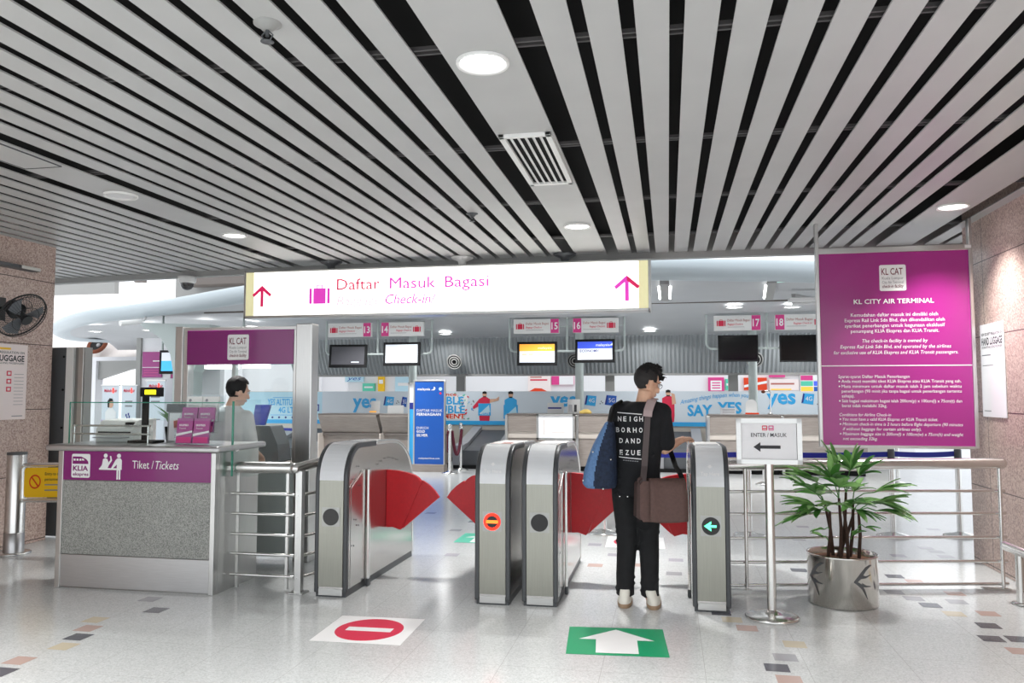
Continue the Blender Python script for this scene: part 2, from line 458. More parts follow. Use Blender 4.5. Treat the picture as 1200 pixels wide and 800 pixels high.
# joints of the soffit sheets, slim ribs
sj = MB()
def soffit_z(y): return 3.02-.28*(y-10.4)/6.6+.15*math.sin(PI*max(0, min(1, (y-10.4)/6.6)))
for x0 in (-6.4, 1.9):
    sj.prism([(x0, 12.9, soffit_z(12.9)), (x0+.9, 14.2, soffit_z(14.2)), (x0+.9, 14.2, soffit_z(14.2)-.05), (x0, 12.9, soffit_z(12.9)-.05)], (.06, 0, 0), 'fascia_grey')
sj.box((-8.6, 13.6, soffit_z(13.6)-.012), (4.5, 13.63, soffit_z(13.6)+.05), 'desk_dark')
sj.build('soffit_joints', canopy)
bk = MB(); vs = []; nx = 300; rows = 7
for i in range(nx+1):
    x = -8.6+13.1*i/nx; d = .022 if i % 2 else -.022
    for j in range(rows):
        t = j/(rows-1); z = 2.76-.83*t; y = 17.0+.38*(t**1.6)
        vs.append((x, y+d, z))
bk.add(vs, [(i*rows+j, i*rows+j+1, (i+1)*rows+j+1, (i+1)*rows+j) for i in range(nx) for j in range(rows-1)], 'corrugated')
bk.box((-8.6, 17.36, 1.90), (4.5, 17.50, 1.95), 'fascia_grey')
bk.box((-8.6, 17.48, 1.95), (4.5, 17.6, 3.0), 'fascia_grey')
struct(bk.build('wall_bulkhead'))
wb = MB(); wb.box((-10.1, 17.5, 0), (4.5, 17.62, 1.56), 'beige_wall'); wb.box((-10.1, 17.48, 0), (4.5, 17.5, .08), 'dark_metal')
struct(wb.build('wall_back'))
# mullions over the back wall
mu = MB()
for x0 in (-8.2, -4.62, -1.25, 1.36, 3.9): mu.box((x0-.1, 17.52, 1.56), (x0+.1, 17.62, 1.95), 'fascia_grey')
struct(mu.build('trim_2'))
# slim poles carrying the canopy
for i, x0 in enumerate((-5.32, -1.77, 1.63)):
    p = MB(); p.cyl((x0, 16.2, 0), (x0, 16.2, 2.80), .085, 'pole_paint', 20); p.lathe((x0, 16.2, 0), [(.085, .02), (.13, .02), (.13, 0), (0, 0)], 'pole_paint')
    struct(p.build('pillar_back'))
# bright hall beyond
fw = MB(); fw.box((-16, 26, 0), (9, 26.2, 2.6), 'wall_white')
for x0 in range(-15, 9, 3): fw.box((x0, 25.9, 0), (x0+.18, 26, 5.0), 'wall_white')

struct(fw.build('wall_far'))
uw = MB(); uw.box((-21, 22, 4.66), (-17.03, 22.2, 6.2), 'fascia_grey'); uw.box((-14.9, 22, 4.2), (-6, 22.2, 6.2), 'fascia_grey')
uw.box((-14.2, 21.3, 4.75), (-6, 21.9, 6.0), 'desk_dark'); uw.box((-16.2, 21.8, 4.95), (-15.9, 21.99, 6.2), 'desk_dark'); uw.box((-17.03, 22, 5.2), (-14.9, 22.2, 6.2), 'fascia_grey')
struct(uw.build('wall_upper'))
sh = MB(); sh.box((-9, 21.5, 0), (6, 21.7, 2.9), 'wall_white')
struct(sh.build('wall_shops'))
# curved pale canopy edge and vault at the far left
vt = MB(); vs = []
for i in range(61):
    x = -22+16*i/60
    for j in range(8):
        t = j/7; vs.append((x, 20.6+2.2*t, 2.55+1.5*math.sin(t*PI/2)+(.02 if i % 2 else -.02)))
vt.add(vs, [(i*8+j, i*8+j+1, (i+1)*8+j+1, (i+1)*8+j) for i in range(60) for j in range(7)], 'wall_cream')
vt.box((-22, 20.2, 2.42), (-6, 20.9, 2.56), 'wall_white')
struct(vt.build('ceiling_vault'))
lw = MB(); lw.box((-17.2, 19.5, 0), (-15.6, 19.8, 2.42), 'wall_white'); lw.box((-13.2, 20.3, 0), (-12.9, 20.5, 2.42), 'wall_white')
lw.prism([(-15.6, 19.6, 2.42), (-13.0, 19.6, 2.42), (-13.8, 19.6, 2.32), (-14.7, 19.6, 2.16), (-15.6, 19.6, 1.90)], (0, .15, 0), 'fascia_grey')
struct(lw.build('wall_concourse'))
# flared support fin and the white wall with the purple boards
fn = MB()
fn.prism([(-9.95, 13.5, 2.86), (-8.4, 13.5, 2.80), (-8.5, 13.5, 2.35), (-8.75, 13.5, 1.9), (-8.8, 13.5, 0), (-9.15, 13.5, 0), (-9.15, 13.5, 1.9), (-9.22, 13.5, 2.25), (-9.42, 13.5, 2.55)], (0, .35, 0), 'pole_paint')
struct(fn.build('pillar_flared'))
wp = MB(); wp.box((-10.35, 14.2, 0), (-8.6, 14.35, 2.62), 'wall_white'); wp.box((-10.42, 14.15, 0), (-10.32, 14.4, 2.62), 'fascia_grey')
struct(wp.build('wall_notice'))
# ------------------------------------------------------------------ ceiling fixtures
def downlight(x, y, r, lit, label, z=H, group='round ceiling downlights', glow=True):
    t = thing('downlight', label, 'ceiling light', (x, y, z), group)
    MB().lathe((x, y, z), [(r, -.001), (r, -.012), (r*.97, -.018), (r*.82, -.008), (r*.80, .01)], 'white_plastic', 36).build('trim_ring', t)
    d = MB(); d.lathe((x, y, z), [(r*.82, -.006), (r*.5, -.012), (.0005, -.014)], 'lamp_on' if lit else 'lamp_off', 36); d.build('diffuser', t)
    return t
downlight(-.828, 3.52, .125, True, 'large lit round downlight ahead of the air vent in the wide ceiling strip')
downlight(-.80, 7.22, .125, True, 'lit round downlight above the lightbox sign, beyond the air vent')
downlight(-4.154, 5.40, .125, False, 'unlit round downlight with frosted disc above the ticket counter')
downlight(-4.12, 7.0, .115, True, 'small bright downlight left of the lightbox sign, beyond the unlit one')
downlight(2.32, 7.05, .125, True, 'lit round downlight in the ceiling above the magenta board')
downlight(-7.35, 8.35, .125, False, 'unlit downlight at the far left edge of the slatted ceiling')
def lamp(name, x, y, z, size, power, col=(1, 1, 1), rot=(0, 0, 0), spread=95):
    L = bpy.data.lights.new(name, 'AREA'); L.shape = 'DISK'; L.size = size; L.energy = power; L.color = col; L.spread = math.radians(spread)
    o = bpy.data.objects.new(name, L); C.objects.link(o); o.location = (x, y, z); o.rotation_euler = rot
    return o
for x, y, p in ((-.828, 3.52, 32), (-.80, 7.22, 32), (-4.12, 7.0, 26), (2.32, 7.05, 20), (-.828, .6, 40), (2.32, 3.4, 26), (2.32, .6, 36), (-4.15, 2.6, 46), (-4.15, .6, 36)):
    lamp('lamp_ceiling', x, y, H-.03, .2, p, (1, .985, .96))

def sprinkler(x, y, s, label):
    t = thing('fire_sprinkler', label, 'sprinkler', (x, y, H), 'fire sprinklers in the ceiling')
    MB().lathe((x, y, H), [(.05*s, 0), (.05*s, -.006), (.034*s, -.012), (.02*s, -.03), (.001, -.03)], 'fascia_grey' if s > 1 else 'dark_metal', 20).build('escutcheon', t)
    m = MB(); m.cyl((x, y, H-.02), (x, y, H-.05*s), .007*s, 'dark_metal', 10)
    for a in (-1, 1): m.tube([(x+a*.006*s, y, H-.03*s), (x+a*.022*s, y, H-.045*s), (x+a*.008*s, y, H-.068*s)], .003*s, 'dark_metal', 6)
    m.lathe((x, y, H-.07*s), [(.001, .004), (.024*s, .002), (.024*s, 0), (.001, 0)], 'dark_metal', 14); m.build('nozzle', t)
sprinkler(-1.62, 2.97, 1.15, 'large fire sprinkler in the near ceiling left of the big downlight')
sprinkler(-1.63, 6.55, 1.0, 'small dark fire sprinkler in the ceiling above the lightbox sign')

# air vent
t = thing('air_vent', 'white rectangular air vent with dark slots in the wide ceiling strip', 'vent', (-.815, 5.1, H))
fr = MB(); x0, x1, y0, y1 = -.975, -.66, 4.55, 5.68
for a, b in (((x0, y0, H-.022), (x1, y0+.035, H)), ((x0, y1-.035, H-.022), (x1, y1, H)), ((x0, y0, H-.022), (x0+.035, y1, H)), ((x1-.035, y0, H-.022), (x1, y1, H))): fr.box(a, b, 'white_plastic')
fr.build('frame', t, .003)
MB().box((x0+.03, y0+.03, H-.004), (x1-.03, y1-.03, H-.001), 'deck_black').build('cavity', t)
lv = MB()
for k in range(5):
    xa = x0+.055+k*.045
    lv.prism([(xa, y0+.03, H-.006), (xa+.020, y0+.03, H-.020), (xa+.024, y0+.03, H-.018), (xa+.004, y0+.03, H-.004)], (0, y1-y0-.06, 0), 'white_plastic')
lv.build('louvre', t)
# access panel
t = thing('access_panel', 'rectangular access hatch outlined in the wide ceiling strip at upper left', 'hatch', (-4.16, 4.25, H))
m = MB(); m.box((-4.30, 3.6, H-.006), (-4.03, 4.62, H-.001), 'slat_white'); m.build('panel', t, .002)
m = MB()
for a, b in (((-4.31, 3.59), (-4.302, 4.63)), ((-4.028, 3.59), (-4.02, 4.63)), ((-4.31, 4.622), (-4.02, 4.63))): m.box((*a, H-.007), (*b, H-.0005), 'dark_metal')
m.build('gap', t)
# dome camera under the ceiling edge
t = thing('dome_camera', 'white dome security camera under the ceiling edge left of the lightbox sign', 'security camera', (-5.95, 9.02, 2.985))
MB().lathe((-5.95, 9.02, 2.985), [(.001, 0), (.11, 0), (.11, -.03), (.105, -.07), (.085, -.085)], 'white_plastic', 28).build('housing', t)
m = MB(); m.lathe((-5.95, 9.02, 2.985), [(.083, -.08), (.078, -.12), (.055, -.155), (.025, -.17), (.001, -.173)], 'dome_glass', 24); m.build('dome', t)

# ------------------------------------------------------------------ lightbox sign
SX0, SX1, SZ0, SZ1, SY = -4.87, -.195, 2.42, 2.93, 8.55
t = thing('lightbox_sign', 'long lit white overhead sign with magenta arrows and suitcase reading Daftar Masuk Bagasi', 'sign', ((SX0+SX1)/2, SY, SZ0))
m = MB()
for a, b in (((SX0-.02, SY, SZ0-.03), (SX1+.02, SY+.22, SZ0)), ((SX0-.02, SY, SZ1), (SX1+.02, SY+.22, SZ1+.02)), ((SX0-.025, SY, SZ0-.03), (SX0, SY+.22, SZ1+.02)), ((SX1, SY, SZ0-.03), (SX1+.03, SY+.22, SZ1+.02))): m.box(a, b, 'steel_h')
m.box((SX0, SY+.18, SZ0), (SX1, SY+.22, SZ1), 'steel_h')
m.build('case', t, .004)
m = MB(); m.box((SX0+.10, SY+.006, SZ0), (SX1-.10, SY+.02, SZ1), 'sign_lit'); m.box((SX0, SY+.006, SZ0), (SX0+.10, SY+.02, SZ1), 'sign_edge'); m.box((SX1-.10, SY+.006, SZ0), (SX1, SY+.02, SZ1), 'sign_edge')
m.build('light_panel', t)
F = Frame((0, SY+.006, 0))
def arrow_up(m, F, cx, z0, h, w, c, off=.002, c2=None):
    s = h*.075; m.rect(F, cx-s, z0, 2*s, h*.9, off, c)
    for q in (-1, 1):
        pts = [(cx, z0+h), (cx, z0+h-2.7*s), (cx+q*w/2-q*s*.2, z0+h*.46), (cx+q*w/2+q*s*.9, z0+h*.46+1.5*s)]
        m.poly(F, pts if q < 0 else pts[::-1], off+.0006, c2 if c2 and q > 0 else c)
def suitcase(m, F, a, b, w, h, c, off=.002):
    g = w*.07; bw = w*.13
    m.rect(F, a, b, bw, h*.82, off, c, r=bw*.3); m.rect(F, a+w-bw, b, bw, h*.82, off, c, r=bw*.3)
    m.rect(F, a+bw+g, b, w-2*bw-2*g, h*.82, off, c)
    k = h*.045; ha = a+w*.36; hw = w*.28
    m.rect(F, ha, b+h*.82, k, h*.18, off, c); m.rect(F, ha+hw-k, b+h*.82, k, h*.18, off, c); m.rect(F, ha, b+h-k, hw, k, off+.0004, c)
m = MB()
arrow_up(m, F, -4.665, 2.525, .25, .21, 'lit_red'); arrow_up(m, F, -.42, 2.50, .275, .235, 'lit_magenta', c2='lit_red')
m.build('arrow', t)
m = MB(); suitcase(m, F, -4.07, 2.545, .255, .22, 'lit_magenta'); m.build('suitcase_symbol', t)
m = MB(); m.text(F, 'Daftar', -3.73, 2.70, .125, 'lit_red', width=.52); m.text(F, 'Masuk', -3.09, 2.70, .125, 'lit_magenta', width=.54); m.text(F, 'Bagasi', -2.44, 2.70, .125, 'lit_magenta', width=.50)
m.text(F, 'Baggage', -3.73, 2.52, .105, 'lit_faint', width=.53, shear=.2); m.text(F, 'Check-in/', -3.14, 2.525, .11, 'lit_magenta', width=.60, shear=.25)
m.build('lettering', t)
for i, x in enumerate((-3.85, -2.27, -1.10)):
    m = MB(); c = 'dark_metal' if i != 1 else 'white_plastic'
    m.lathe((x, SY+.11, H), [(.001, 0), (.13, 0), (.12, -.02), (.05, -.05), (.04, -.09), (.03, -.11)], c, 18); m.cyl((x, SY+.11, H-.1), (x, SY+.11, SZ1+.02), .022, c, 12)
    m.build('hanger', t)

# ------------------------------------------------------------------ magenta notice board
BX0, BX1, BZ0, BZ1, BY = 1.355, 2.60, 1.055, 2.78, 7.55
t = thing('notice_board', 'tall magenta KL City Air Terminal notice board in steel frame hung by the right pillar', 'sign', ((BX0+BX1)/2, BY, BZ0))
m = MB()
m.box((BX0-.03, BY, BZ0-.02), (BX0, BY+.06, H), 'steel'); m.box((BX1, BY, BZ0-.02), (BX1+.03, BY+.06, H), 'steel')
m.box((BX0, BY, BZ0-.025), (BX1, BY+.06, BZ0), 'steel_h'); m.box((BX0, BY, BZ1-.01), (BX1, BY+.06, BZ1+.04), 'steel_h')
m.build('frame', t, .004)
MB().box((BX0, BY+.015, BZ0), (BX1, BY+.045, BZ1-.01), 'magenta').build('panel', t)
F = Frame((BX0, BY+.015, BZ0)); W, Hh = BX1-BX0, BZ1-BZ0
def klcat(m, F, a, b, w, h, off=.002, plate='white_print'):
    m.rect(F, a, b, w, h, off, plate, r=w*.07)
    m.text(F, 'KL CAT', a+w*.08, b+h*.62, h*.25, 'maroon_print', off+.001, width=w*.80, bold=.01)
    m.text(F, 'Kuala Lumpur', a+w*.10, b+h*.44, h*.105, 'grey_print', off+.001, width=w*.80)
    m.text(F, 'City Air Terminal', a+w*.10, b+h*.28, h*.105, 'grey_print', off+.001, width=w*.80)
    m.text(F, 'check-in facility', a+w*.10, b+h*.12, h*.115, 'maroon_print', off+.001, width=w*.80, shear=.2, bold=.015)
m = MB(); klcat(m, F, W*.41, Hh*.793, W*.178, Hh*.135); m.build('emblem', t)
m = MB(); c = 'white_print'
def cl(y, s, w, h, **k): m.text(F, s, W*.5, Hh*y, h, c, align='c', width=W*w, **k)
cl(.728, 'KL CITY AIR TERMINAL', .535, .040, bold=.012)
cl(.662, 'Kemudahan daftar masuk ini dimiliki oleh', .58, .030)
cl(.634, 'Express Rail Link Sdn Bhd, dan dikendalikan oleh', .665, .030)
cl(.606, 'syarikat penerbangan untuk kegunaan eksklusif', .665, .030)
cl(.578, 'penumpang KLIA Ekspres dan KLIA Transit.', .585, .030)
cl(.527, 'The check-in facility is owned by', .435, .030, shear=.2)
cl(.497, 'Express Rail Link Sdn Bhd, and operated by the airlines', .735, .030, shear=.2)
cl(.467, 'for exclusive use of KLIA Ekspres and KLIA Transit passengers.', .825, .030, shear=.2)
def ll(y, s, w, x=.115, **k): m.text(F, s, W*x, Hh*y, .026, c, width=W*w, **k)
ll(.344, 'Syarat-syarat Daftar Masuk Penerbangan', .475)
for y, s, w, b in ((.320, 'Anda mesti memiliki tiket KLIA Ekspres atau KLIA Transit yang sah.', .79, 1), (.294, 'Masa minimum untuk daftar masuk ialah 2 jam sebelum waktu', .79, 1), (.269, 'penerbangan (90 minit jika tanpa bagasi untuk penerbangan tertentu', .79, 0), (.244, 'sahaja).', .085, 0), (.219, 'Saiz bagasi maksimum bagasi ialah 200cm(p) x 100cm(l) x 75cm(t) dan', .79, 1), (.194, 'berat tidak melebihi 32kg.', .30, 0)):
    ll(y, s, w, .135); 
    if b: m.disc(F, W*.120, Hh*y+.012, .007, .002, c, n=10)
ll(.148, 'Conditions for Airline Check-in', .345, shear=.2)
for y, s, w, b in ((.125, 'You must have a valid KLIA Ekspres or KLIA Transit ticket.', .63, 1), (.100, 'Minimum check-in time is 2 hours before flight departure (90 minutes', .79, 1), (.075, 'if without baggage for certain airlines only).', .52, 0), (.050, 'Maximum baggage size is 200cm(l) x 100cm(w) x 75cm(h) and weight', .79, 1), (.025, 'not exceeding 32kg.', .23, 0)):
    ll(y, s, w, .135, shear=.2)
    if b: m.disc(F, W*.120, Hh*y+.012, .007, .002, c, n=10)
m.rect(F, 0, Hh*.405, W, .008, .002, c)
m.build('lettering', t)
m = MB(); m.box((BX1-.03, BY-.004, BZ1+.005), (BX1+.02, BY, BZ1+.03), 'white_print'); m.build('sticker', t)

# ------------------------------------------------------------------ posters on the pillars
def luggage_poster(name, label, F, w, h, yellow):
    t = thing(name, label, 'poster', F.o, 'hand luggage posters on the pillars')
    m = MB(); m.rect(F, 0, 0, w, h, .003, 'paper_pink' if yellow else 'paper', .006); m.build('sheet', t)
    m = MB()
    if yellow: m.rect(F, w*.32, h*.925, w*.36, .02, .010, 'yellow')
    m.text(F, 'NEW SECURITY REGULATION ON', w*.06, h*.875, h*.03, 'dark_print', .010, width=w*.88, bold=.01)
    m.text(F, 'HAND LUGGAGE', w*.06, h*.775, h*.075, 'dark_print', .010, width=w*.88, bold=.03)
    m.text(F, 'INTERNATIONAL GOING PASSENGERS', w*.06, h*.735, h*.026, 'dark_print', .010, width=w*.88)
    m.rect(F, w*.06, h*.66, w*.38, h*.010, .010, 'grey_print')
    m.build('heading', t)
    m = MB()
    if yellow:
        m.rect(F, w*.08, h*.2, w*.40, h*.42, .010, 'wall_white')
        for k in range(3): m.rect(F, w*.62, h*(.58-k*.105), w*.09, h*.065, .010, 'red_print'); m.rect(F, w*.64, h*(.595-k*.105), w*.05, h*.035, .011, 'paper_pink')
        for k in range(10): m.rect(F, w*.76, h*(.60-k*.045), w*.18, .004, .010, 'grey_print')
        m.rect(F, w*.08, h*.05, w*.2, .008, .010, 'grey_print'); m.rect(F, w*.74, h*.04, w*.2, .008, .010, 'grey_print')
    else:
        m.rect(F, w*.08, h*.55, w*.45, .005, .010, 'grey_print'); m.rect(F, w*.08, h*.06, w*.3, .006, .010, 'grey_print')
    m.build('body_print', t)
luggage_poster('poster', 'pale pink hand luggage regulation poster under the fan on the left pillar', Frame((-6.35, 6.28, 1.255), (0, 1, 0)), .66, .74, True)
luggage_poster('poster', 'white hand luggage regulation poster on the right pillar beside the magenta board', Frame((2.72, 7.68, 1.31), (0, -1, 0)), .50, .80, False)

# ------------------------------------------------------------------ wall fan
fc = V((-6.08, 6.56, 2.26)); R = Euler((0, 0, 0))
ax = V((.80, -.09, -.58)).normalized()
t = thing('wall_fan', 'black caged wall fan mounted high on the left granite pillar', 'fan', (-6.35, 6.9, 2.28))
rr = V((0, 0, 1)).cross(ax).normalized(); uu = ax.cross(rr)
F = Frame(fc, rr, uu)
m = MB(); R0 = .235
def circ(F, r, off, n=40): return [F(r*math.cos(2*PI*i/n), r*math.sin(2*PI*i/n), off) for i in range(n+1)]
m.tube(circ(F, R0, 0), .008, 'fan_black', 8); m.tube(circ(F, R0*.98, .03), .004, 'fan_black', 6); m.tube(circ(F, R0*.55, .07), .003, 'fan_black', 6); m.tube(circ(F, R0*.6, -.06), .003, 'fan_black', 6)
for i in range(48):
    a = 2*PI*i/48; c, s = math.cos(a), math.sin(a)
    m.tube([F(.05*c, .05*s, .085), F(.13*c, .13*s, .07), F(R0*.9*c, R0*.9*s, .04), F(R0*c, R0*s, 0)], .0016, 'fan_black', 4)
    m.tube([F(.07*c, .07*s, -.075), F(.15*c, .15*s, -.06), F(R0*c, R0*s, 0)], .0016, 'fan_black', 4)
m.build('cage', t)
m = MB(); m.disc(F, 0, 0, .052, .082, 'fan_black', .012); m.build('badge', t)
m = MB()
mat('fan_blade', (.42, .44, .46), .35)
for k in range(3):
    a0 = 2*PI*k/3+.4; pts = []
    for (r, da, o) in ((.03, -.3, -.012), (.12, -.45, -.022), (.20, -.50, -.02), (.215, -.1, -.005), (.20, .35, .015), (.12, .4, .015), (.03, .5, .01)):
        pts.append(F(r*math.cos(a0+da), r*math.sin(a0+da), o+.01))
    m.prism(pts, F.n*.004, 'fan_blade')
m.cyl(F(0, 0, -.02), F(0, 0, .04), .035, 'fan_black', 18); m.build('blades', t)
m = MB(); m.cyl(F(0, 0, -.17), F(0, 0, -.06), .07, 'fan_black', 20, .085); m.build('motor', t, .006)
m = MB(); m.tube([F(0, 0, -.14), (-6.32, 6.56, 2.33), (-6.345, 6.56, 2.33)], .018, 'fan_black', 10); m.box((-6.349, 6.49, 2.22), (-6.325, 6.63, 2.44), 'fan_black'); m.build('bracket', t)

# small dark box under the ceiling on the pillar
t = thing('junction_box', 'flat dark box with steel cover under the ceiling on the left pillar', 'box', (-6.3, 6.75, 2.72))
MB().box((-6.348, 6.35, 2.74), (-6.24, 6.95, 2.775), 'dark_metal').build('body', t, .004); MB().box((-6.24, 6.7, 2.742), (-6.225, 6.94, 2.773), 'steel_h').build('cover', t, .002)

# ------------------------------------------------------------------ bollard with rails and yellow sign
t = thing('barrier_post', 'thick stainless bollard with two rails at the left pillar', 'barrier', (-6.1, 6.6, 0))
m = MB(); m.lathe((-6.1, 6.6, 0), [(.085, .012), (.085, .94), (.08, .95), (.001, .95)], 'tube_steel', 32); m.build('post', t)
MB().lathe((-6.1, 6.6, 0), [(.088, .015), (.088, .20), (.085, .202)], 'counter_steel', 32).build('sleeve', t)
MB().lathe((-6.1, 6.6, 0), [(.001, 0), (.15, 0), (.15, .012), (.14, .02), (.085, .02)], 'tube_steel', 32).build('base_plate', t)
MB().lathe((-6.1, 6.6, 0), [(.087, .93), (.087, .952), (.001, .952)], 'dark_metal', 32).build('cap', t)
for z in (.862, .53): MB().tube([(-6.03, 6.6, z-.03), (-5.0, 6.55, z+.005)], .02, 'tube_steel', 14).build('rail', t)
t = thing('warning_sign', 'yellow no entry sign with red crossed circle on the barrier rails', 'sign', (-5.7, 6.56, .55))
F = Frame((-5.975, 6.565, .535), (1, -.04, .03))
m = MB(); m.rect(F, 0, 0, .66, .275, 0, 'yellow', .008, .03); m.build('plate', t)
m = MB(); m.ring(F, .125, .145, .052, .066, .010, 'orange_red')
m.poly(F, [(.08, .185), (.09, .195), (.17, .105), (.16, .095)], .0105, 'orange_red')
for k, s in enumerate(('Entry to authorised', 'personnel only')): m.text(F, s, .235, .205-k*.05, .026, 'dark_print', .010, bold=.01)
for k in range(2): m.rect(F, .235, .11-k*.05, .30, .012, .010, 'grey_print')
m.build('print', t)

# tall dark door leaf with pale edge behind the counter
t = thing('sliding_gate', 'tall dark grey steel gate leaf with pale ribbed edge beside left pillar', 'gate', (-6.3, 7.4, 0))
MB().box((-6.6, 7.38, .02), (-6.26, 7.5, 2.0), 'dark_metal').build('leaf', t, .004)
m = MB(); m.box((-6.26, 7.37, .02), (-6.17, 7.5, 2.0), 'white_plastic'); m.box((-6.17, 7.40, .02), (-6.12, 7.5, 2.0), 'steel_dark'); m.box((-6.12, 7.38, .02), (-6.06, 7.5, 2.0), 'steel'); m.box((-6.06, 7.39, .02), (-6.045, 7.5, 2.0), 'fascia_grey'); m.build('edge_profile', t, .003)
m = MB()
for z in (.3, .7, 1.15, 1.55, 1.9): m.cyl((-6.29, 7.372, z), (-6.29, 7.385, z), .012, 'black_plastic', 10)
m.build('bolts', t)
# ------------------------------------------------------------------ ticket counter
CX0, CX1, CY0, CY1 = -4.73, -3.365, 5.53, 6.17
t = thing('ticket_counter', 'grey granite and steel ticket counter with purple Tiket / Tickets band', 'counter', ((CX0+CX1)/2, CY0, 0))
m = MB(); m.box((CX0+.035, CY0+.02, 0), (CX1-.01, CY1-.01, 1.05), 'steel_dark'); m.build('body', t)
MB().box((CX0+.04, CY0+.006, .262), (CX1-.035, CY0+.03, .83), 'grey_granite').build('granite_panel', t, .003)
MB().box((CX0+.04, CY0+.004, .012), (CX1-.035, CY0+.03, .258), 'counter_steel').build('kick_panel', t, .003)
m = MB(); m.box((CX0, CY0-.004, 0), (CX0+.045, CY0+.05, 1.06), 'steel'); m.build('corner_post', t, .004)
m = MB(); m.box((CX1-.04, CY0-.004, 0), (CX1, CY0+.05, 1.06), 'steel'); m.build('corner_post', t, .004)
MB().box((CX1-.012, CY0+.05, .0), (CX1, CY1, 1.06), 'steel').build('side_panel', t, .003)
m = MB(); m.box((CX0-.07, CY0-.07, 1.065), (CX1+.06, CY1+.02, 1.112), 'counter_steel'); m.build('worktop', t, .018, 3)
bd = MB(); bd.box((CX0+.045, CY0, .835), (CX1-.04, CY0+.03, 1.06), 'purple'); bd = bd.build('sign_band', t, .002)
F = Frame((CX0+.045, CY0, .835))
m = MB()
m.rect(F, .075, .018, .165, .185, .002, 'white_print', r=.014)
m.poly(F, [(.083, .125), (.225, .125), (.222, .145), (.20, .165), (.16, .182), (.083, .182)], .003, 'purple')
for a in (.092, .118, .144): m.rect(F, a, .150, .018, .016, .004, 'white_print')
m.poly(F, [(.168, .152), (.192, .152), (.178, .166), (.168, .168)], .004, 'white_print')
m.text(F, 'KLIA', .088, .073, .036, 'purple', .003, width=.135, bold=.03)
m.text(F, 'ekspres', .088, .034, .024, 'purple', .003, width=.14, bold=.02)
m.build('emblem', bd)
m = MB(); c = 'white_print'
m.disc(F, .375, .192, .017, .002, c); m.poly(F, [(.325, .095), (.345, .122), (.352, .165), (.372, .173), (.392, .165), (.402, .140), (.417, .160), (.412, .19), (.424, .19), (.432, .155), (.405, .118), (.395, .095)], .002, c)
m.rect(F, .320, .083, .165, .013, .002, c)
m.disc(F, .492, .192, .017, .0022, c); m.poly(F, [(.425, .095), (.462, .158), (.478, .173), (.507, .173), (.519, .158), (.519, .085), (.509, .085), (.509, .01), (.495, .01), (.495, .08), (.489, .08), (.489, .01), (.475, .01), (.475, .125), (.442, .095)], .0025, c)
m.build('pictogram', bd)
m = MB(); m.text(F, 'Tiket /', .61, .098, .06, c, .002, width=.185); m.text(F, 'Tickets', .81, .096, .062, c, .002, width=.20, shear=.25); m.build('lettering', bd)

# glass screen on the counter
t = thing('glass_screen', 'low clear glass screen with rail along the ticket counter front', 'glass screen', (-4.2, CY0+.08, 1.112))
m = MB(); m.box((-4.69, CY0+.05, 1.115), (-3.95, CY0+.06, 1.44), 'glass'); m.build('pane', t)
m = MB(); m.box((-3.94, CY0+.05, 1.30), (-3.34, CY0+.06, 1.44), 'glass'); m.build('pane', t)
m = MB(); m.box((-4.69, CY0+.049, 1.436), (-3.34, CY0+.061, 1.444), 'clear_edge'); m.box((-4.692, CY0+.05, 1.115), (-4.686, CY0+.06, 1.44), 'clear_edge'); m.build('edge', t)
m = MB()
for z in (1.19, 1.255): m.tube([(-4.69, CY0+.10, z), (-4.0, CY0+.10, z)], .008, 'tube_steel', 8)
for x in (-4.68, -4.02): m.cyl((x, CY0+.10, 1.112), (x, CY0+.10, 1.262), .007, 'tube_steel', 8)
m.build('rail', t)
# glass wing at the counter's right side
t = thing('glass_wing', 'upright glass wing with green edge clipped to the counter side', 'glass screen', (-3.30, 5.9, .86))
m = MB(); m.prism([(-3.335, 5.70, .88), (-3.335, 5.70, 1.44), (-3.335, 5.76, 1.46), (-3.335, 6.12, 1.46), (-3.335, 6.12, .84), (-3.335, 5.95, .84)], (.01, 0, 0), 'glass'); m.build('pane', t)
m = MB(); m.box((-3.337, 5.692, .87), (-3.323, 5.702, 1.45), 'clear_edge'); m.build('edge', t)
for z in (.93, 1.08): MB().box((-3.366, 5.72, z-.02), (-3.31, 5.77, z+.02), 'tube_steel').build('clip', t, .004)

# brochures
t = thing('brochure_rack', 'clear stepped acrylic brochure rack on the counter right end', 'brochure holder', (-3.66, 5.72, 1.112))
m = MB()
for y0, z0 in ((5.66, 1.115), (5.72, 1.20), (5.78, 1.285)):
    m.box((-3.80, y0-.004, z0), (-3.50, y0, z0+.10), 'acrylic'); m.box((-3.80, y0, z0), (-3.50, y0+.05, z0+.004), 'acrylic')
m.prism([(-3.49, 5.655, 1.114), (-3.49, 5.66, 1.25), (-3.49, 5.85, 1.5), (-3.49, 5.85, 1.114)], (.004, 0, 0), 'acrylic'); m.prism([(-3.81, 5.655, 1.114), (-3.81, 5.66, 1.25), (-3.81, 5.85, 1.5), (-3.81, 5.85, 1.114)], (.004, 0, 0), 'acrylic')
m.box((-3.80, 5.845, 1.115), (-3.50, 5.85, 1.5), 'acrylic')
m.build('tray', t)
words_ = ['left', 'right']
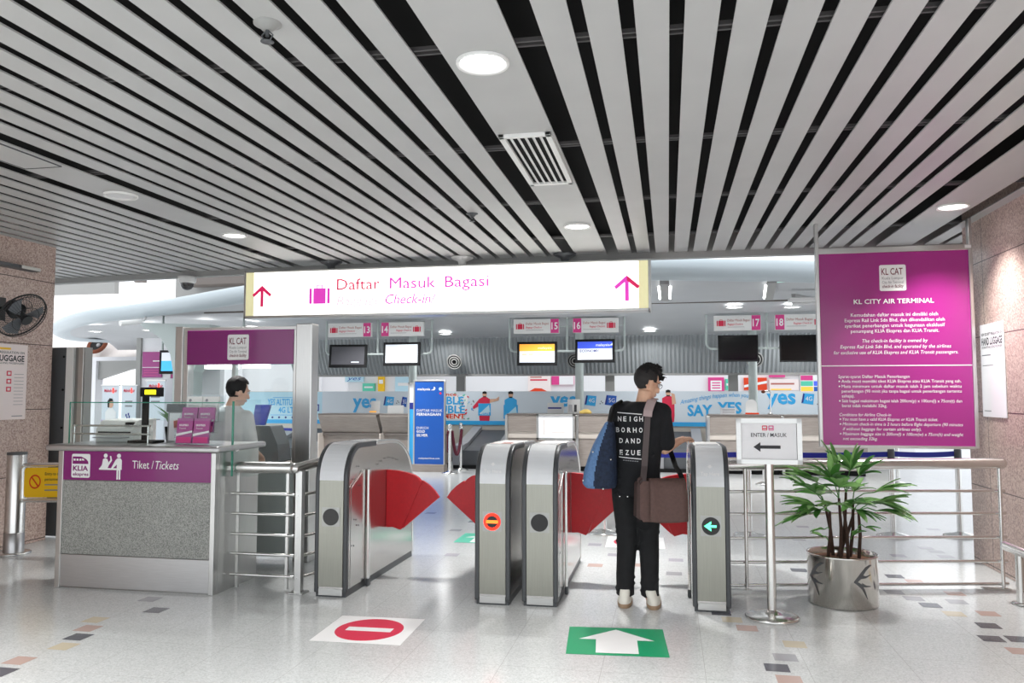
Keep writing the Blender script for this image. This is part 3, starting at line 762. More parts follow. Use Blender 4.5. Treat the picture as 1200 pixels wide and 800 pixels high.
for row, (y0, z0) in enumerate(((5.667, 1.12), (5.727, 1.205), (5.787, 1.29))):
    for k in range(2):
        x = -3.79+k*.145; c = 'magenta' if row < 2 else 'white_plastic'
        where = ('front', 'middle', 'back')[row]
        b = thing('brochure', f'{"magenta" if row < 2 else "white"} leaflet in the {where} row of the rack, {"nearer the framed notice" if k == 0 else "nearer the staff member"}', 'brochure', (x+.065, y0, z0), 'leaflets in the counter rack')
        F = Frame((x, y0, z0), (1, 0, 0), (0, .12, 1))
        m = MB(); m.rect(F, 0, 0, .135, .195, 0, c, .02); m.build('booklet', b)
        m = MB(); F = Frame(F(0, 0, .0201), F.r, F.u)
        if row < 2:
            m.text(F, 'EKSPRES', .02, .135, .014, 'white_print', .001, bold=.02, width=.08); m.text(F, 'Transit', .02, .112, .011, 'white_print', .001, width=.06)
            m.poly(F, [(.0, .055), (.135, .085), (.135, .10), (0, .075)], .001, 'white_print'); m.rect(F, .005, .005, .125, .045, .001, 'pink_icon')
        else:
            m.disc(F, .03, .165, .012, .001, 'grey_print'); m.rect(F, .02, .12, .09, .004, .001, 'grey_print'); m.rect(F, .02, .10, .07, .004, .001, 'grey_print')
        m.build('print', b)
# framed notice
t = thing('framed_notice', 'grey topped framed notice with a pink banknote picture on the counter', 'notice', (-3.92, 5.84, 1.112))
F = Frame((-4.03, 5.90, 1.114), (1, 0, 0), (0, .05, 1))
m = MB(); m.rect(F, 0, 0, .27, .25, 0, 'grey_plastic', .015); m.rect(F, 0, .245, .27, .065, -.01, 'dark_metal', .05, .006); m.build('frame', t, .003)
m = MB(); m.rect(F, .015, .012, .24, .225, .0155, 'paper'); m.poly(F, [(.06, .10), (.05, .18), (.23, .22), (.24, .13)], .0165, 'paper_pink'); m.poly(F, [(.10, .10), (.12, .165), (.23, .20), (.24, .125)], .017, 'lip'); m.poly(F, [(.06, .115), (.055, .17), (.09, .18), (.10, .12)], .0172, 'lip')
m.text(F, 'SAFE', .07, .035, .022, 'grey_print', .017); m.rect(F, .155, .040, .055, .010, .017, 'dark_print'); m.build('print', t)
# pole display
t = thing('customer_display', 'black pole display with a glowing yellow readout on the counter', 'display', (-4.17, 5.78, 1.112))
MB().box((-4.27, 5.72, 1.114), (-4.03, 5.86, 1.135), 'black_plastic').build('base', t, .004)
MB().box((-4.19, 5.78, 1.13), (-4.145, 5.815, 1.5), 'black_plastic').build('pole', t, .004)
MB().box((-4.20, 5.765, 1.485), (-4.02, 5.82, 1.56), 'black_plastic').build('head', t, .004)
MB().box((-4.155, 5.762, 1.503), (-4.055, 5.766, 1.54), 'led_yellow').build('readout', t)
# printer
t = thing('printer', 'white office printer behind the glass at the counter left end', 'printer', (-4.45, 5.95, 1.112))
m = MB(); m.prism([(-4.62, 5.80, 1.113), (-4.62, 5.80, 1.22), (-4.62, 5.87, 1.29), (-4.62, 6.10, 1.30), (-4.62, 6.10, 1.113)], (.34, 0, 0), 'white_plastic'); m.build('body', t, .01)
MB().box((-4.59, 5.72, 1.15), (-4.31, 5.82, 1.158), 'grey_plastic').build('paper_tray', t, .002)
m = MB(); m.box((-4.6, 5.797, 1.185), (-4.30, 5.80, 1.20), 'black_plastic'); m.box((-4.36, 5.81, 1.24), (-4.30, 5.86, 1.275), 'black_plastic'); m.build('slot', t)
# small plant on the counter
t = thing('desk_plant', 'small spiky green plant in a dark pot behind the counter display', 'plant', (-4.12, 6.05, 1.112))
MB().lathe((-4.10, 6.06, 1.113), [(.001, 0), (.045, 0), (.06, .12), (.055, .12), (.05, .10), (.001, .10)], 'black_plastic', 18).build('pot', t)
m = MB()
for i in range(26):
    a = random.uniform(0, 2*PI); l = random.uniform(.12, .26); sp = random.uniform(.1, .5); p = V((-4.10, 6.06, 1.21)); d = V((math.cos(a)*sp, math.sin(a)*sp, 1)).normalized(); s = d.cross(V((0, 1, .1))).normalized()*.008
    q = p+d*l*.6; e = p+d*l+V((math.cos(a), math.sin(a), -.3))*l*.25
    m.add([p-s, p+s, q+s, q-s, e], [(0, 1, 2, 3), (3, 2, 4)], 'leaf_green')
m.build('leaves', t)

# ------------------------------------------------------------------ ticket booth frame behind
t = thing('ticket_booth', 'steel framed glazed booth with purple KL CAT header behind the counter', 'booth', (-3.9, 6.8, 0))
MB().box((-4.56, 6.75, 0), (-4.48, 6.87, 2.14), 'steel').build('post', t, .006)
MB().box((-3.335, 6.75, 0), (-3.18, 6.90, 2.15), 'steel').build('post', t, .008)
m = MB(); m.box((-4.48, 6.77, 2.095), (-3.335, 6.86, 2.13), 'steel_h'); m.box((-4.48, 6.765, .85), (-4.43, 6.86, 2.1), 'steel'); m.box((-3.365, 6.765, .85), (-3.335, 6.86, 2.1), 'steel'); m.box((-4.0, 6.80, .85), (-3.965, 6.86, 1.78), 'pole_paint'); m.build('frame', t, .004)
hd = MB(); hd.box((-4.44, 6.755, 1.78), (-3.36, 6.85, 2.10), 'purple'); hd = hd.build('header', t, .003)
m = MB(); klcat(m, Frame((0, 6.755, 0)), -4.02, 1.822, .215, .235); m.build('emblem', hd)
m = MB(); m.box((-4.32, 6.86, 1.745), (-4.0, 6.94, 1.775), 'tube_light'); m.box((-3.93, 6.86, 1.75), (-3.68, 6.94, 1.775), 'tube_light'); m.build('tube_light', t)
MB().box((-4.43, 6.805, .88), (-4.0, 6.811, 1.78), 'glass').build('window', t)
MB().box((-3.965, 6.805, .88), (-3.365, 6.811, 1.78), 'glass').build('window', t)
MB().box((-4.48, 6.72, .825), (-3.335, 6.88, .855), 'counter_steel').build('ledge', t, .004)
MB().box((-4.48, 6.79, .04), (-3.335, 6.84, .825), 'pole_paint').build('lower_panel', t, .003)
# terminal on the ledge, seen beside the staff member
t = thing('computer_terminal', 'grey slanted computer terminal inside the booth beside the staff member', 'computer', (-3.75, 7.05, .9))
MB().box((-3.95, 6.9, .75), (-3.35, 7.6, .855), 'desk_dark').build('desk', t, .004)
MB().prism([(-3.97, 7.1, .855), (-3.66, 7.1, .855), (-3.68, 7.1, 1.02), (-3.76, 7.1, 1.20), (-3.92, 7.1, 1.20)], (0, .25, 0), 'dark_metal').build('body', t, .01)
MB().prism([(-4.03, 7.25, 1.20), (-3.90, 7.25, 1.20), (-3.84, 7.25, 1.40), (-4.0, 7.25, 1.40)], (0, .03, 0), 'navy_print').build('screen', t, .004)

# ------------------------------------------------------------------ railings
def cap_end(m, p, r): m.ell(p, r, 'tube_steel', nu=16, nv=10)
t = thing('swing_railing', 'stainless swing railing with five bars between counter and first gate', 'railing', (-3.1, 5.75, 0))
m = MB(); m.tube([(-3.315, 5.76, .935), (-2.87, 5.75, .938)], .045, 'tube_steel', 20); cap_end(m, (-3.315, 5.76, .935), .045); cap_end(m, (-2.87, 5.75, .938), .045); m.build('handrail', t)
for x in (-3.30, -2.885):
    m = MB(); m.box((x-.011, 5.742, .015), (x+.011, 5.764, .91), 'steel'); m.build('upright', t)
for i, z in enumerate((.735, .58, .425, .275, .115)):
    m = MB(); m.tube([(-3.352, 5.745, z), (-2.82, 5.735, z)], .012, 'tube_steel', 10); m.build('bar', t)
t = thing('gate_railing', 'short stainless railing with square post tied to the leftmost gate', 'railing', (-2.78, 5.72, 0))
m = MB(); m.tube([(-2.80, 5.70, .94), (-2.67, 5.98, .98)], .04, 'tube_steel', 18); cap_end(m, (-2.80, 5.70, .94), .04); m.build('handrail', t)
m = MB(); m.box((-2.80, 5.70, 0), (-2.745, 5.755, .92), 'steel'); m.box((-2.83, 5.67, 0), (-2.715, 5.785, .012), 'steel'); m.build('post', t, .003)
for z in (.735, .575, .42, .275, .115):
    m = MB(); m.tube([(-2.775, 5.72, z), (-2.635, 5.98, z+.02)], .012, 'tube_steel', 10); cap_end(m, (-2.775, 5.715, z), .016); m.build('bar', t)

t = thing('barrier_railing', 'long stainless railing with five bars behind the palm', 'railing', (1.5, 6.7, 0))
def ry(x): return 6.45+(x-.47)*.215
m = MB(); m.tube([(.43, ry(.43), .955), (2.55, ry(2.55), .965)], .042, 'tube_steel', 20); cap_end(m, (2.55, ry(2.55), .965), .042); m.build('handrail', t)
for z in (.752, .58, .397, .213, .04):
    m = MB(); m.tube([(.43, ry(.43), z), (2.57, ry(2.57), z)], .012, 'tube_steel', 10); m.build('bar', t)
for x in (.575, 2.52):
    m = MB(); y = ry(x)-.03; m.cyl((x, y, .01), (x, y, .93), .014, 'tube_steel', 12); m.box((x-.15, y-.03, 0), (x+.04, y+.03, .012), 'steel'); m.build('upright', t)
t = thing('end_railing', 'stub of a stainless railing at the right picture edge by pillar', 'railing', (2.5, 6.4, 0))
m = MB(); m.cyl((2.47, 6.42, .01), (2.47, 6.42, .36), .03, 'tube_steel', 18); m.build('post', t)
MB().lathe((2.47, 6.42, 0), [(.001, 0), (.06, 0), (.06, .012), (.03, .016)], 'tube_steel', 20).build('base_plate', t)
m = MB(); m.tube([(2.42, 6.52, .395), (2.56, 6.15, .345), (2.66, 5.9, .31)], .035, 'tube_steel', 16); cap_end(m, (2.42, 6.52, .395), .035); m.build('handrail', t)
# ------------------------------------------------------------------ ticket gates
GH = 1.12
def gate_outline(yf, off=0.):
    """(y, z) points from the front foot over the top to the rear foot, pushed out by off"""
    pts = [(yf, 0, -1, 0), (yf, .86, -1, 0)]
    for k in range(1, 13):
        a = PI/2*k/12; pts.append((yf+.27-.27*math.cos(a), .86+.265*math.sin(a), -math.cos(a), math.sin(a)))
    pts.append((yf+.6, 1.12, 0, 1)); pts.append((yf+.98, 1.112, 0, 1))
    for k in range(1, 11):
        a = PI/2*k/10; pts.append((yf+.98+.60*math.sin(a), .66+.452*math.cos(a), math.sin(a), math.cos(a)))
    pts.append((yf+1.58, 0, 1, 0))
    return [(y+ny*off, max(z+nz*off, 0)) for y, z, ny, nz in pts]
def band(m, yf, xa, xb, oo, oi, c, i0=0, i1=None, z0=None):
    A = gate_outline(yf, oo); B = gate_outline(yf, oi); i1 = i1 or len(A)
    A, B = list(A[i0:i1]), list(B[i0:i1])
    if z0 is not None:
        A = [(y, max(z, z0)) for y, z in A]; B = [(y, max(z, z0)) for y, z in B]
    n = len(A); vs = []
    for (y, z), (y2, z2) in zip(A, B): vs += [(xa, y, z), (xb, y, z), (xb, y2, z2), (xa, y2, z2)]
    fs = []
    for i in range(n-1):
        for k in range(4): fs.append((4*i+k, 4*(i+1)+k, 4*(i+1)+(k+1) % 4, 4*i+(k+1) % 4))
    fs += [(0, 1, 2, 3), (4*(n-1)+3, 4*(n-1)+2, 4*(n-1)+1, 4*(n-1))]
    m.add(vs, fs, c, False); return m
def smooth_by_angle(o): 
    for p in o.data.polygons: p.use_smooth = False
def gate(x0, x1, yf, label, flap, symbol, tap, flap_k=1.0, red_pad=False):
    t = thing('ticket_gate', label, 'ticket gate', ((x0+x1)/2, yf, 0), 'ticket gates of the check-in entrance')
    # steel body with rounded ends
    m = MB(); A = [(y, z) for y, z in gate_outline(yf, -.008)]
    m.prism([(x0+.006, y, max(z, .055)) for y, z in A if True], (x1-x0-.012, 0, 0), 'steel_mirror')
    m.build('body', t)
    m = MB(); m.box((x0+.012, yf+.012, 0), (x1-.012, yf+1.57, .06), 'gate_trim'); m.build('plinth', t)
    for xa, xb in ((x0, x0+.034), (x1-.034, x1)):
        m = MB(); band(m, yf, xa, xb, .004, -.038, 'gate_trim', 0, 15, z0=.03); m.build('edge_trim', t, .011, 3)
        m = MB(); band(m, yf, xa, xb, .004, -.030, 'tube_steel', 14, None, z0=.03); m.build('rear_trim', t, .008, 2)
    m = MB(); band(m, yf, x0+.035, x1-.035, .002, -.02, 'gate_steel', 0, 2, .075); m.build('front_panel', t)
    m = MB(); band(m, yf, x0+.035, x1-.035, .004, -.02, 'gate_cap', 1, 14); m.build('top_cover', t)
    m = MB(); m.box((x0+.035, yf-.001, .012), (x1-.035, yf+.01, .062), 'steel_h'); m.build('kick_plate', t, .003)
    m = MB(); band(m, yf, x0+.035, x1-.035, .003, -.02, 'white_plastic', 13, 16); m.build('reader_deck', t)
    # reader pad and its seam
    m = MB(); zt = GH+.004; m.box((x0+.05, yf+.30, zt), (x1-.05, yf+.46, zt+.006), 'paper_pink' if red_pad else 'gate_cap')
    if red_pad: m.box((x0+.13, yf+.32, zt+.006), (x1-.055, yf+.44, zt+.0068), 'lip')
    m.build('reader_pad', t, .002)
    # status lamp
    cx, cz = (x0+x1)/2, .59
    F = Frame((cx, yf-.002, cz))
    lampo = MB(); lampo.rect(F, -.07, -.07, .14, .14, 0, 'steel_dark', .004); lampo.disc(F, 0, 0, .062, .004, 'screen_black', .004, 36); lampo = lampo.build('status_lamp', t)
    if symbol == 'stop':
        m = MB(); m.ring(F, 0, 0, .042, .062, .009, 'led_red', 40); m.rect(F, -.044, -.011, .088, .022, .0094, 'led_orange'); m.build('symbol', lampo)
    elif symbol == 'arrow':
        m = MB(); m.rect(F, -.02, -.008, .058, .016, .009, 'led_green')
        for q in (-1, 1):
            p = [(-.046, 0), (-.030, 0.012*q), (.002, .034*q), (.002, .016*q), (-.022, -.001*q)]
            m.poly(F, p if q < 0 else p[::-1], .0094, 'led_green')
        m.build('symbol', lampo)
    if tap:
        a = math.radians(20); y = yf+.27-.27*math.cos(a); z = .86+.265*math.sin(a)
        tn = V((0, .27*math.sin(a), .265*math.cos(a))).normalized()
        F2 = Frame((cx, y-.004, z), (1, 0, 0), tn)
        m = MB(); m.text(F2, 'Tap Here', 0, -.015, .024, 'white_print', .006, 'c', width=.13, bold=.02)
        m.poly(F2, [(-.02, .05), (0, .035), (.02, .05), (.008, .05), (.008, .06), (-.008, .06), (-.008, .05)], .008, 'white_print')
        m.build('tap_mark', t)
    # passage side: guide, diagonal seam, sensor dots, flap
    for sgn in flap:
        xf = x1 if sgn > 0 else x0
        yg = yf+.40
        m = MB(); m.box((xf, yg-.022, .05), (xf+sgn*.022, yg+.022, .915), 'tube_steel'); m.box((xf, yg-.028, .0), (xf+sgn*.026, yg+.028, .06), 'gate_trim'); m.build('guide_rail', t, .008)
        m = MB(); ya, yb = yf+.055, yf+.30
        m.prism([(xf, ya, .80), (xf, yb, .915), (xf, yb+.004, .908), (xf, ya+.006, .792)], (sgn*.006, 0, 0), 'tube_steel'); m.prism([(xf, ya, .06), (xf, ya, .80), (xf, ya+.008, .795), (xf, ya+.008, .06)], (sgn*.005, 0, 0), 'tube_steel'); m.build('seam', t)
        m = MB(); Fs = Frame((xf+sgn*.0005, 0, 0), (0, sgn, 0))
        for y, z in ((.12, .86), (.20, .95), (.62, .93), (.70, .95), (.80, .965), (.90, .965), (1.0, .95), (1.1, .93), (.16, .55), (.21, .50), (.12, .36), (.24, .80)):
            m.disc(Fs, sgn*(yf+y), z, .006, .0, 'black_plastic', .003, 10)
        m.build('sensors', t)
        def fp(a, b): return V((xf+sgn*a*flap_k, b*.955, 0))
        y = yf+.84
        top = [fp(.30+.0, .838), fp(.26, .862), fp(.18, .884), fp(.10, .898), fp(-.004, .905)]
        inner = [fp(-.004, .40), fp(.06, .404), fp(.135, .382), fp(.155, .40), fp(.335, .80)]+[fp(.30, .838)]+top[1:]
        m = MB(); m.prism([(p[0], y, p[1]) for p in inner], (0, .045, 0), 'flap_red'); 
        outer = [fp(.155, .392), fp(.500, .672), fp(.46, .725), fp(.41, .772), fp(.355, .808), fp(.335, .818)]
        fl_ = m.build('flap', t, .008, 3)
        m = MB(); m.prism([(p[0], y+.008, p[1]) for p in outer], (0, .03, 0), 'flap_red'); m.build('flap_tip', fl_, .006, 2)
    return t
gate(-2.615, -2.355, 5.655, 'leftmost ticket gate by the counter, black status disc and red flap on its right', (1,), None, False, .92)
gate(-1.385, -1.125, 5.675, 'ticket gate left of centre pair, lit red no entry ring on its front', (-1,), 'stop', True, .90, red_pad=True)
gate(-1.043, -.783, 5.69, 'ticket gate right of centre pair, black status disc on its front', (1,), None, False, .85)
gate(.150, .410, 5.775, 'ticket gate at the standing man\'s hand, lit green arrow on its front', (-1,), 'arrow', True, .85)

# ------------------------------------------------------------------ floor stickers
def sticker(name, label, corners, kind, cols, z=.0012):
    a, b, c, d = [V((*p, 0)) for p in corners]     # front-left, front-right, back-right, back-left
    o = (a+b+c+d)/4; w = ((b-a)+(c-d)).length/2; h = ((d-a)+(c-b)).length/2
    t = thing(name, label, 'floor sticker', (o.x, o.y, 0), 'direction stickers on the floor')
    r = ((b-a)+(c-d)).normalized(); F = Frame((o.x, o.y, z), r, V((0, 0, 1)).cross(r))
    m = MB(); m.rect(F, -w/2, -h/2, w, h, 0, cols[0], .0008); m.build('sheet', t)
    m = MB()
    if kind == 'stop':
        m.disc(F, 0, 0, w*.375, .0010, cols[1], n=48, ry=h*.42); m.rect(F, -w*.26, -h*.07, w*.52, h*.14, .0014, cols[0])
    elif kind == 'down':
        m.poly(F, [(-.12, .2), (-.12, 0), (-.22, 0), (0, -.22), (.22, 0), (.12, 0), (.12, .2)], .0010, cols[1])
    else:
        m.poly(F, [(-.125, -.235), (.125, -.235), (.125, .02), (.23, .02), (0, .235), (-.23, .02), (-.125, .02)], .0010, cols[1])
    m.build('symbol', t)
sticker('floor_sticker', 'white floor sticker with red no entry disc in front of the gates', [(-2.185, 4.644), (-1.595, 4.676), (-1.622, 5.224), (-2.189, 5.217)], 'stop', ('white_print', 'red_print'))
sticker('floor_sticker', 'green floor sticker with a white arrow in front of the standing man', [(-.623, 4.706), (-.033, 4.76), (-.03, 5.299), (-.628, 5.259)], 'up', ('green_print', 'white_print'))
sticker('floor_sticker', 'white floor sticker with red disc beyond the gates past the standing man', [(-.662, 7.98), (-.084, 8.006), (-.028, 8.626), (-.615, 8.613)], 'stop', ('white_print', 'red_print'))
sticker('floor_sticker', 'mint green floor sticker beyond the gap between the left gates', [(-2.17, 7.95), (-1.6, 7.96), (-1.6, 8.5), (-2.17, 8.49)], 'up', ('mint_print', 'white_print'))

# ------------------------------------------------------------------ stanchion with the ENTER sign
t = thing('sign_stand', 'stainless stand with framed ENTER / MASUK sign and black left arrow', 'sign stand', (.67, 5.72, 0))
MB().lathe((.67, 5.72, 0), [(.001, 0), (.175, 0), (.178, .012), (.165, .022), (.09, .032), (.04, .045), (.03, .06)], 'tube_steel', 40).build('base', t)
MB().cyl((.67, 5.72, .04), (.67, 5.72, 1.045), .031, 'tube_steel', 24).build('pole', t)
F = Frame((.455, 5.70, 1.03), (1, .02, 0), (0, .03, 1))
m = MB(); w, h = .43, .31
for a in ((0, 0, w, .032), (0, h-.032, w, .032), (0, 0, .032, h), (w-.032, 0, .032, h)): m.rect(F, *a, 0, 'steel_h', .022)
m.rect(F, .01, .01, w-.02, h-.02, -.006, 'steel_h', .006)
m.build('frame', t, .004)
MB().rect(F, .034, .034, w-.068, h-.068, 0, 'paper', .012).build('sheet', t)
m = MB(); F = Frame(F(0, 0, .0125), F.r, F.u)
m.text(F, 'ENTER / MASUK', w/2, .185, .026, 'dark_print', .001, 'c', width=.235, bold=.005)
m.rect(F, .11+.045, .105, .135, .022, .001, 'dark_print'); m.poly(F, [(.158, .083), (.158, .149), (.112, .116)], .0012, 'dark_print')
for a, c in ((.172, 'red_print'), (.214, 'pink_icon')):
    m.rect(F, a, .228, .034, .034, .001, c, r=.004); m.rect(F, a+.005, .245, .022, .010, .0014, 'white_print'); m.rect(F, a+.005, .233, .024, .004, .0014, 'white_print')
m.build('print', t)

# ------------------------------------------------------------------ belt stanchions behind the railing
def belt_post(x, y, label, h=.92, r=.165):
    t = thing('belt_post', label, 'stanchion', (x, y, 0), 'belt barrier posts beyond the gates')
    MB().lathe((x, y, 0), [(.001, 0), (r, 0), (r+.004, .012), (r-.02, .024), (.08, .04), (.035, .05)], 'tube_steel', 32).build('base', t)
    MB().cyl((x, y, .04), (x, y, h-.05), .03, 'tube_steel', 20).build('pole', t)
    MB().lathe((x, y, 0), [(.034, h-.12), (.036, h-.11), (.036, h-.01), (.03, h), (.001, h)], 'dark_metal', 20).build('head', t)
    return t
P1 = [(-.70, 8.75, 'belt post glimpsed between the centre gate pair and the standing man'), (.83, 8.9, 'belt post beyond the railing, left of the ENTER sign stand'), (2.32, 9.15, 'belt post beyond the railing just right of the palm'), (3.02, 9.3, 'belt post nearest the right pillar beyond the railing')]
for x, y, l in P1: belt_post(x, y, l)
def belt(a, b, z, label, c='belt_blue', sag=.012):
    t = MB(); n = 8; vs = []
    for i in range(n+1):
        s = i/n; p = V(a).lerp(V(b), s); zz = z-sag*4*s*(1-s)
        for dy in (-.001, .001):
            for dz in (-.028, .028): vs.append((p.x, p.y+dy, zz+dz))
    fs = []
    for i in range(n):
        k = 4*i
        fs += [(k, k+4, k+5, k+1), (k+2, k+3, k+7, k+6), (k+1, k+5, k+7, k+3), (k, k+2, k+6, k+4)]
    t.add(vs, fs, c); o = t.build('barrier_belt'); return tag(o, label, 'barrier belt', 'blue belts between the posts')
belt((-.664, 8.752, 0), (.794, 8.898, 0), .86, 'blue belt stretched behind the standing man')
belt((.866, 8.902, 0), (2.284, 9.148, 0), .865, 'blue belt stretched behind the ENTER sign and the palm')
belt((2.356, 9.152, 0), (2.984, 9.298, 0), .87, 'short blue belt under the magenta board, right of the palm')
for x, y, l in ((1.55, 13.9, 'far belt post seen through the railing below the ENTER sign'), (3.75, 14.4, 'far belt post under the magenta board beyond the palm'), (-6.9, 14.8, 'far belt post at the left end of the left check-in desk')): belt_post(x, y, l, .9, .14)
belt((-6.936, 14.8, 0), (-8.2, 15.2, 0), .80, 'dark blue belt running left from the left check-in desk')
t = MB(); 
# ------------------------------------------------------------------ potted palm
px, py = 1.225, 6.23
t = thing('potted_palm', 'bushy green lady palm in a polished steel planter before the railing', 'plant', (px, py, 0))
MB().lathe((px, py, 0), [(.001, .002), (.238, .002), (.24, .01), (.24, .345), (.244, .355), (.24, .36), (.233, .355), (.233, .29)], 'planter_steel', 56).build('planter', t)
MB().lathe((px, py, 0), [(.234, .31), (.12, .325), (.001, .33)], 'soil', 30).build('soil', t)
m = MB()
def on_pot(ang, z): return V((px+.2415*math.cos(ang), py+.2415*math.sin(ang), z))
def swoosh(a0, flip=1):
    mat_ = 'dark_metal'
    def strip(pts, ws):
        vs = []
        for (u, z), w in zip(pts, ws): vs += [on_pot(a0+(u)/.25*flip, z-w), on_pot(a0+(u)/.25*flip, z+w)]
        m.add(vs, [(2*i, 2*i+2, 2*i+3, 2*i+1) for i in range(len(pts)-1)], mat_)
    strip([(-.075, .20), (-.05, .215), (-.02, .245), (.015, .285), (.05, .305), (.072, .31)], [.002, .016, .020, .014, .008, .002])
    strip([(-.075, .198), (-.05, .19), (-.015, .165), (.01, .12), (.028, .08)], [.002, .012, .018, .016, .003])
    strip([(-.02, .235), (.02, .232), (.06, .245)], [.014, .006, .002]); strip([(-.015, .18), (.02, .168), (.06, .165)], [.014, .006, .002])
swoosh(math.radians(-66)); swoosh(math.radians(-148))
m.build('emblem', t)
stems = [(-.10, -.02, .02, .55, -.10), (-.05, .05, -.02, .62, -.05), (-.02, -.05, .0, .70, .0), (.0, .03, .02, .75, .03), (.03, -.06, -.01, .60, -.02), (.06, .02, .01, .66, .06), (.11, -.03, .0, .56, .03), (-.03, .0, .05, .50, .1)]
tops = []
for dx, dy, lx, h, ly in stems:
    m = MB(); b = V((px+dx, py+dy, .32)); e = b+V((lx*2+ly*.3, ly*.6, h*.62)); mid = b.lerp(e, .5)+V((.01, 0, 0))
    m.tube([b, mid, e], [.013, .012, .009], 'stem_brown', 8); m.build('stem', t); tops.append(e)
lf = MB(); rnd = random.Random(11)
def blade(p, d, L, w, droop, c):
    d = d.normalized(); side = d.cross(V((0, 0, 1)))
    side = side.normalized() if side.length > .05 else V((1, 0, 0))
    side = (Matrix.Rotation(rnd.uniform(-.5, .5), 3, d) @ side); up = side.cross(d)
    prof = [(0, .15), (.12, .6), (.3, 1), (.55, .95), (.78, .7), (.93, .35), (1, .03)]; vs = []
    for s, k in prof:
        c0 = p+d*L*s+V((0, 0, -droop*L*s*s)); vs += [c0-side*w*k+up*.006*k, c0-up*.004, c0+side*w*k+up*.006*k]
    n = len(prof)
    lf.add(vs, [(3*i+j, 3*i+j+1, 3*i+j+4, 3*i+j+3) for i in range(n-1) for j in range(2)], c, True)
def fan(base, tip_dir, petiole, n, L, spread, droop=.25, w=.027):
    base = V(base); d = V(tip_dir).normalized(); h = base+d*petiole
    q = base.lerp(h, .5)+V((0, 0, .02)); lf.tube([base, q, h], .004, 'leaf_green', 5)
    side = d.cross(V((0, 0, 1)))
    side = side.normalized() if side.length > .1 else V((1, 0, 0)); nup = side.cross(d).normalized()
    for k in range(n):
        a = (k/(n-1)-.5)*spread if n > 1 else 0
        dd = d*math.cos(a)+side*math.sin(a)+nup*rnd.uniform(-.12, .2)
        blade(h, dd, L*rnd.uniform(.8, 1.1)*(1-.18*abs(a)), w*rnd.uniform(.8, 1.15), droop*rnd.uniform(.6, 1.4), 'leaf_green' if rnd.random() < .5 else 'leaf_light')
T = lambda i: tops[i % len(tops)]
fans = [(T(0), (-.9, -.3, .35), .12, 7, .29, 1.7), (T(1), (-.8, .2, .75), .16, 8, .28, 1.9), (T(2), (-.35, -.4, .9), .16, 8, .27, 2.1), (T(3), (.15, -.2, 1), .17, 9, .26, 2.3), (T(3), (.6, .1, .75), .16, 8, .28, 1.9), (T(5), (.95, -.2, .42), .16, 7, .34, 1.3), (T(5), (.9, -.4, .0), .15, 6, .27, 1.2), (T(6), (.9, -.3, .02), .12, 5, .27, 1.0), (T(4), (-.5, -.8, .25), .12, 7, .25, 1.9), (T(4), (.3, -.9, .35), .12, 7, .23, 1.9), (T(1), (-.2, .9, .5), .10, 6, .22, 1.8), (T(5), (.3, .8, .6), .10, 6, .22, 1.8), (T(0), (-.95, -.2, -.08), .13, 6, .26, 1.1), (T(2), (-.75, -.2, .55), .20, 7, .27, 1.5), (T(7), (.1, -.8, .6), .14, 8, .23, 2.0), (T(3), (-.3, .1, 1), .20, 8, .25, 2.0), (T(6), (.85, .1, .30), .15, 6, .27, 1.4), (T(0), (-.8, -.5, .15), .10, 6, .22, 1.5), (T(4), (.7, -.6, -.05), .10, 5, .20, 1.4), (T(2), (-.1, -.7, .8), .12, 7, .22, 2.2), (T(1), (-.5, -.6, .6), .14, 7, .24, 1.9)]
for f_ in fans: fan(*f_)
for b, d in (((px-.10, py-.05, .45), (-.8, -.3, .5)), ((px+.10, py-.06, .55), (.9, -.3, .1)), ((px-.08, py-.06, .52), (-.9, -.2, .2)), ((px+.05, py-.08, .47), (.3, -.6, .7))): fan(b, d, .05, 3, .11, 1.2, .3, .014)
for v_ in lf.v:
    if v_.y > 6.50: v_.y = 6.50+(v_.y-6.50)*.12
lf.build('foliage', t)
# ------------------------------------------------------------------ check-in desks
def desk(x0, x1, style, label):
    t = thing('check_in_desk', label, 'check-in desk', ((x0+x1)/2, 15.6, 0), 'check-in desks in the hall')
    m = MB()
    if style == 'flare':
        m.box((x0, 15.62, .10), (x1, 16.1, .66), 'desk_laminate'); m.build('body', t, .005)
        MB().prism([(x0-.02, 15.60, .70), (x0-.02, 15.36, 1.05), (x0-.02, 15.36, 1.085), (x0-.02, 15.72, 1.085), (x0-.02, 15.72, .70)], (x1-x0-.02, 0, 0), 'desk_laminate').build('hood', t, .008)
        MB().box((x0, 15.56, .655), (x1, 15.72, .70), 'desk_dark').build('ledge', t, .005)
        MB().box((x0-.02, 15.35, 1.08), (x1, 15.9, 1.10), 'desk_dark').build('worktop', t, .005)
        MB().box((x0-.03, 15.38, .0), (x0, 16.1, .70), 'desk_light').build('end_panel', t, .004)
    else:
        m.box((x0, 15.55, .10), (x1, 16.1, .64), 'desk_laminate'); m.build('body', t, .005)
        MB().box((x0, 15.50, .76), (x1, 16.0, 1.09), 'desk_laminate').build('hood', t, .006)
        MB().box((x0, 15.53, .64), (x1, 16.0, .76), 'desk_light').build('light_strip', t, .003)
        MB().box((x0-.02, 15.48, 1.09), (x1, 16.05, 1.115), 'desk_dark').build('worktop', t, .005)
        MB().box((x0-.05, 15.48, 0), (x0, 16.1, 1.09), 'steel').build('end_panel', t, .004)
    MB().box((x0+.02, 15.66, 0), (x1-.02, 16.05, .10), 'black_plastic').build('plinth', t)
desk(-7.05, -5.77, 'flare', 'grey-brown check-in desk with outward leaning hood, farthest left of the desks')
desk(-5.72, -4.42, 'flare', 'grey-brown check-in desk with outward leaning hood behind the blue standing board')
desk(-3.12, -1.78, 'flat', 'grey-brown check-in desk carrying the silver framed white board')
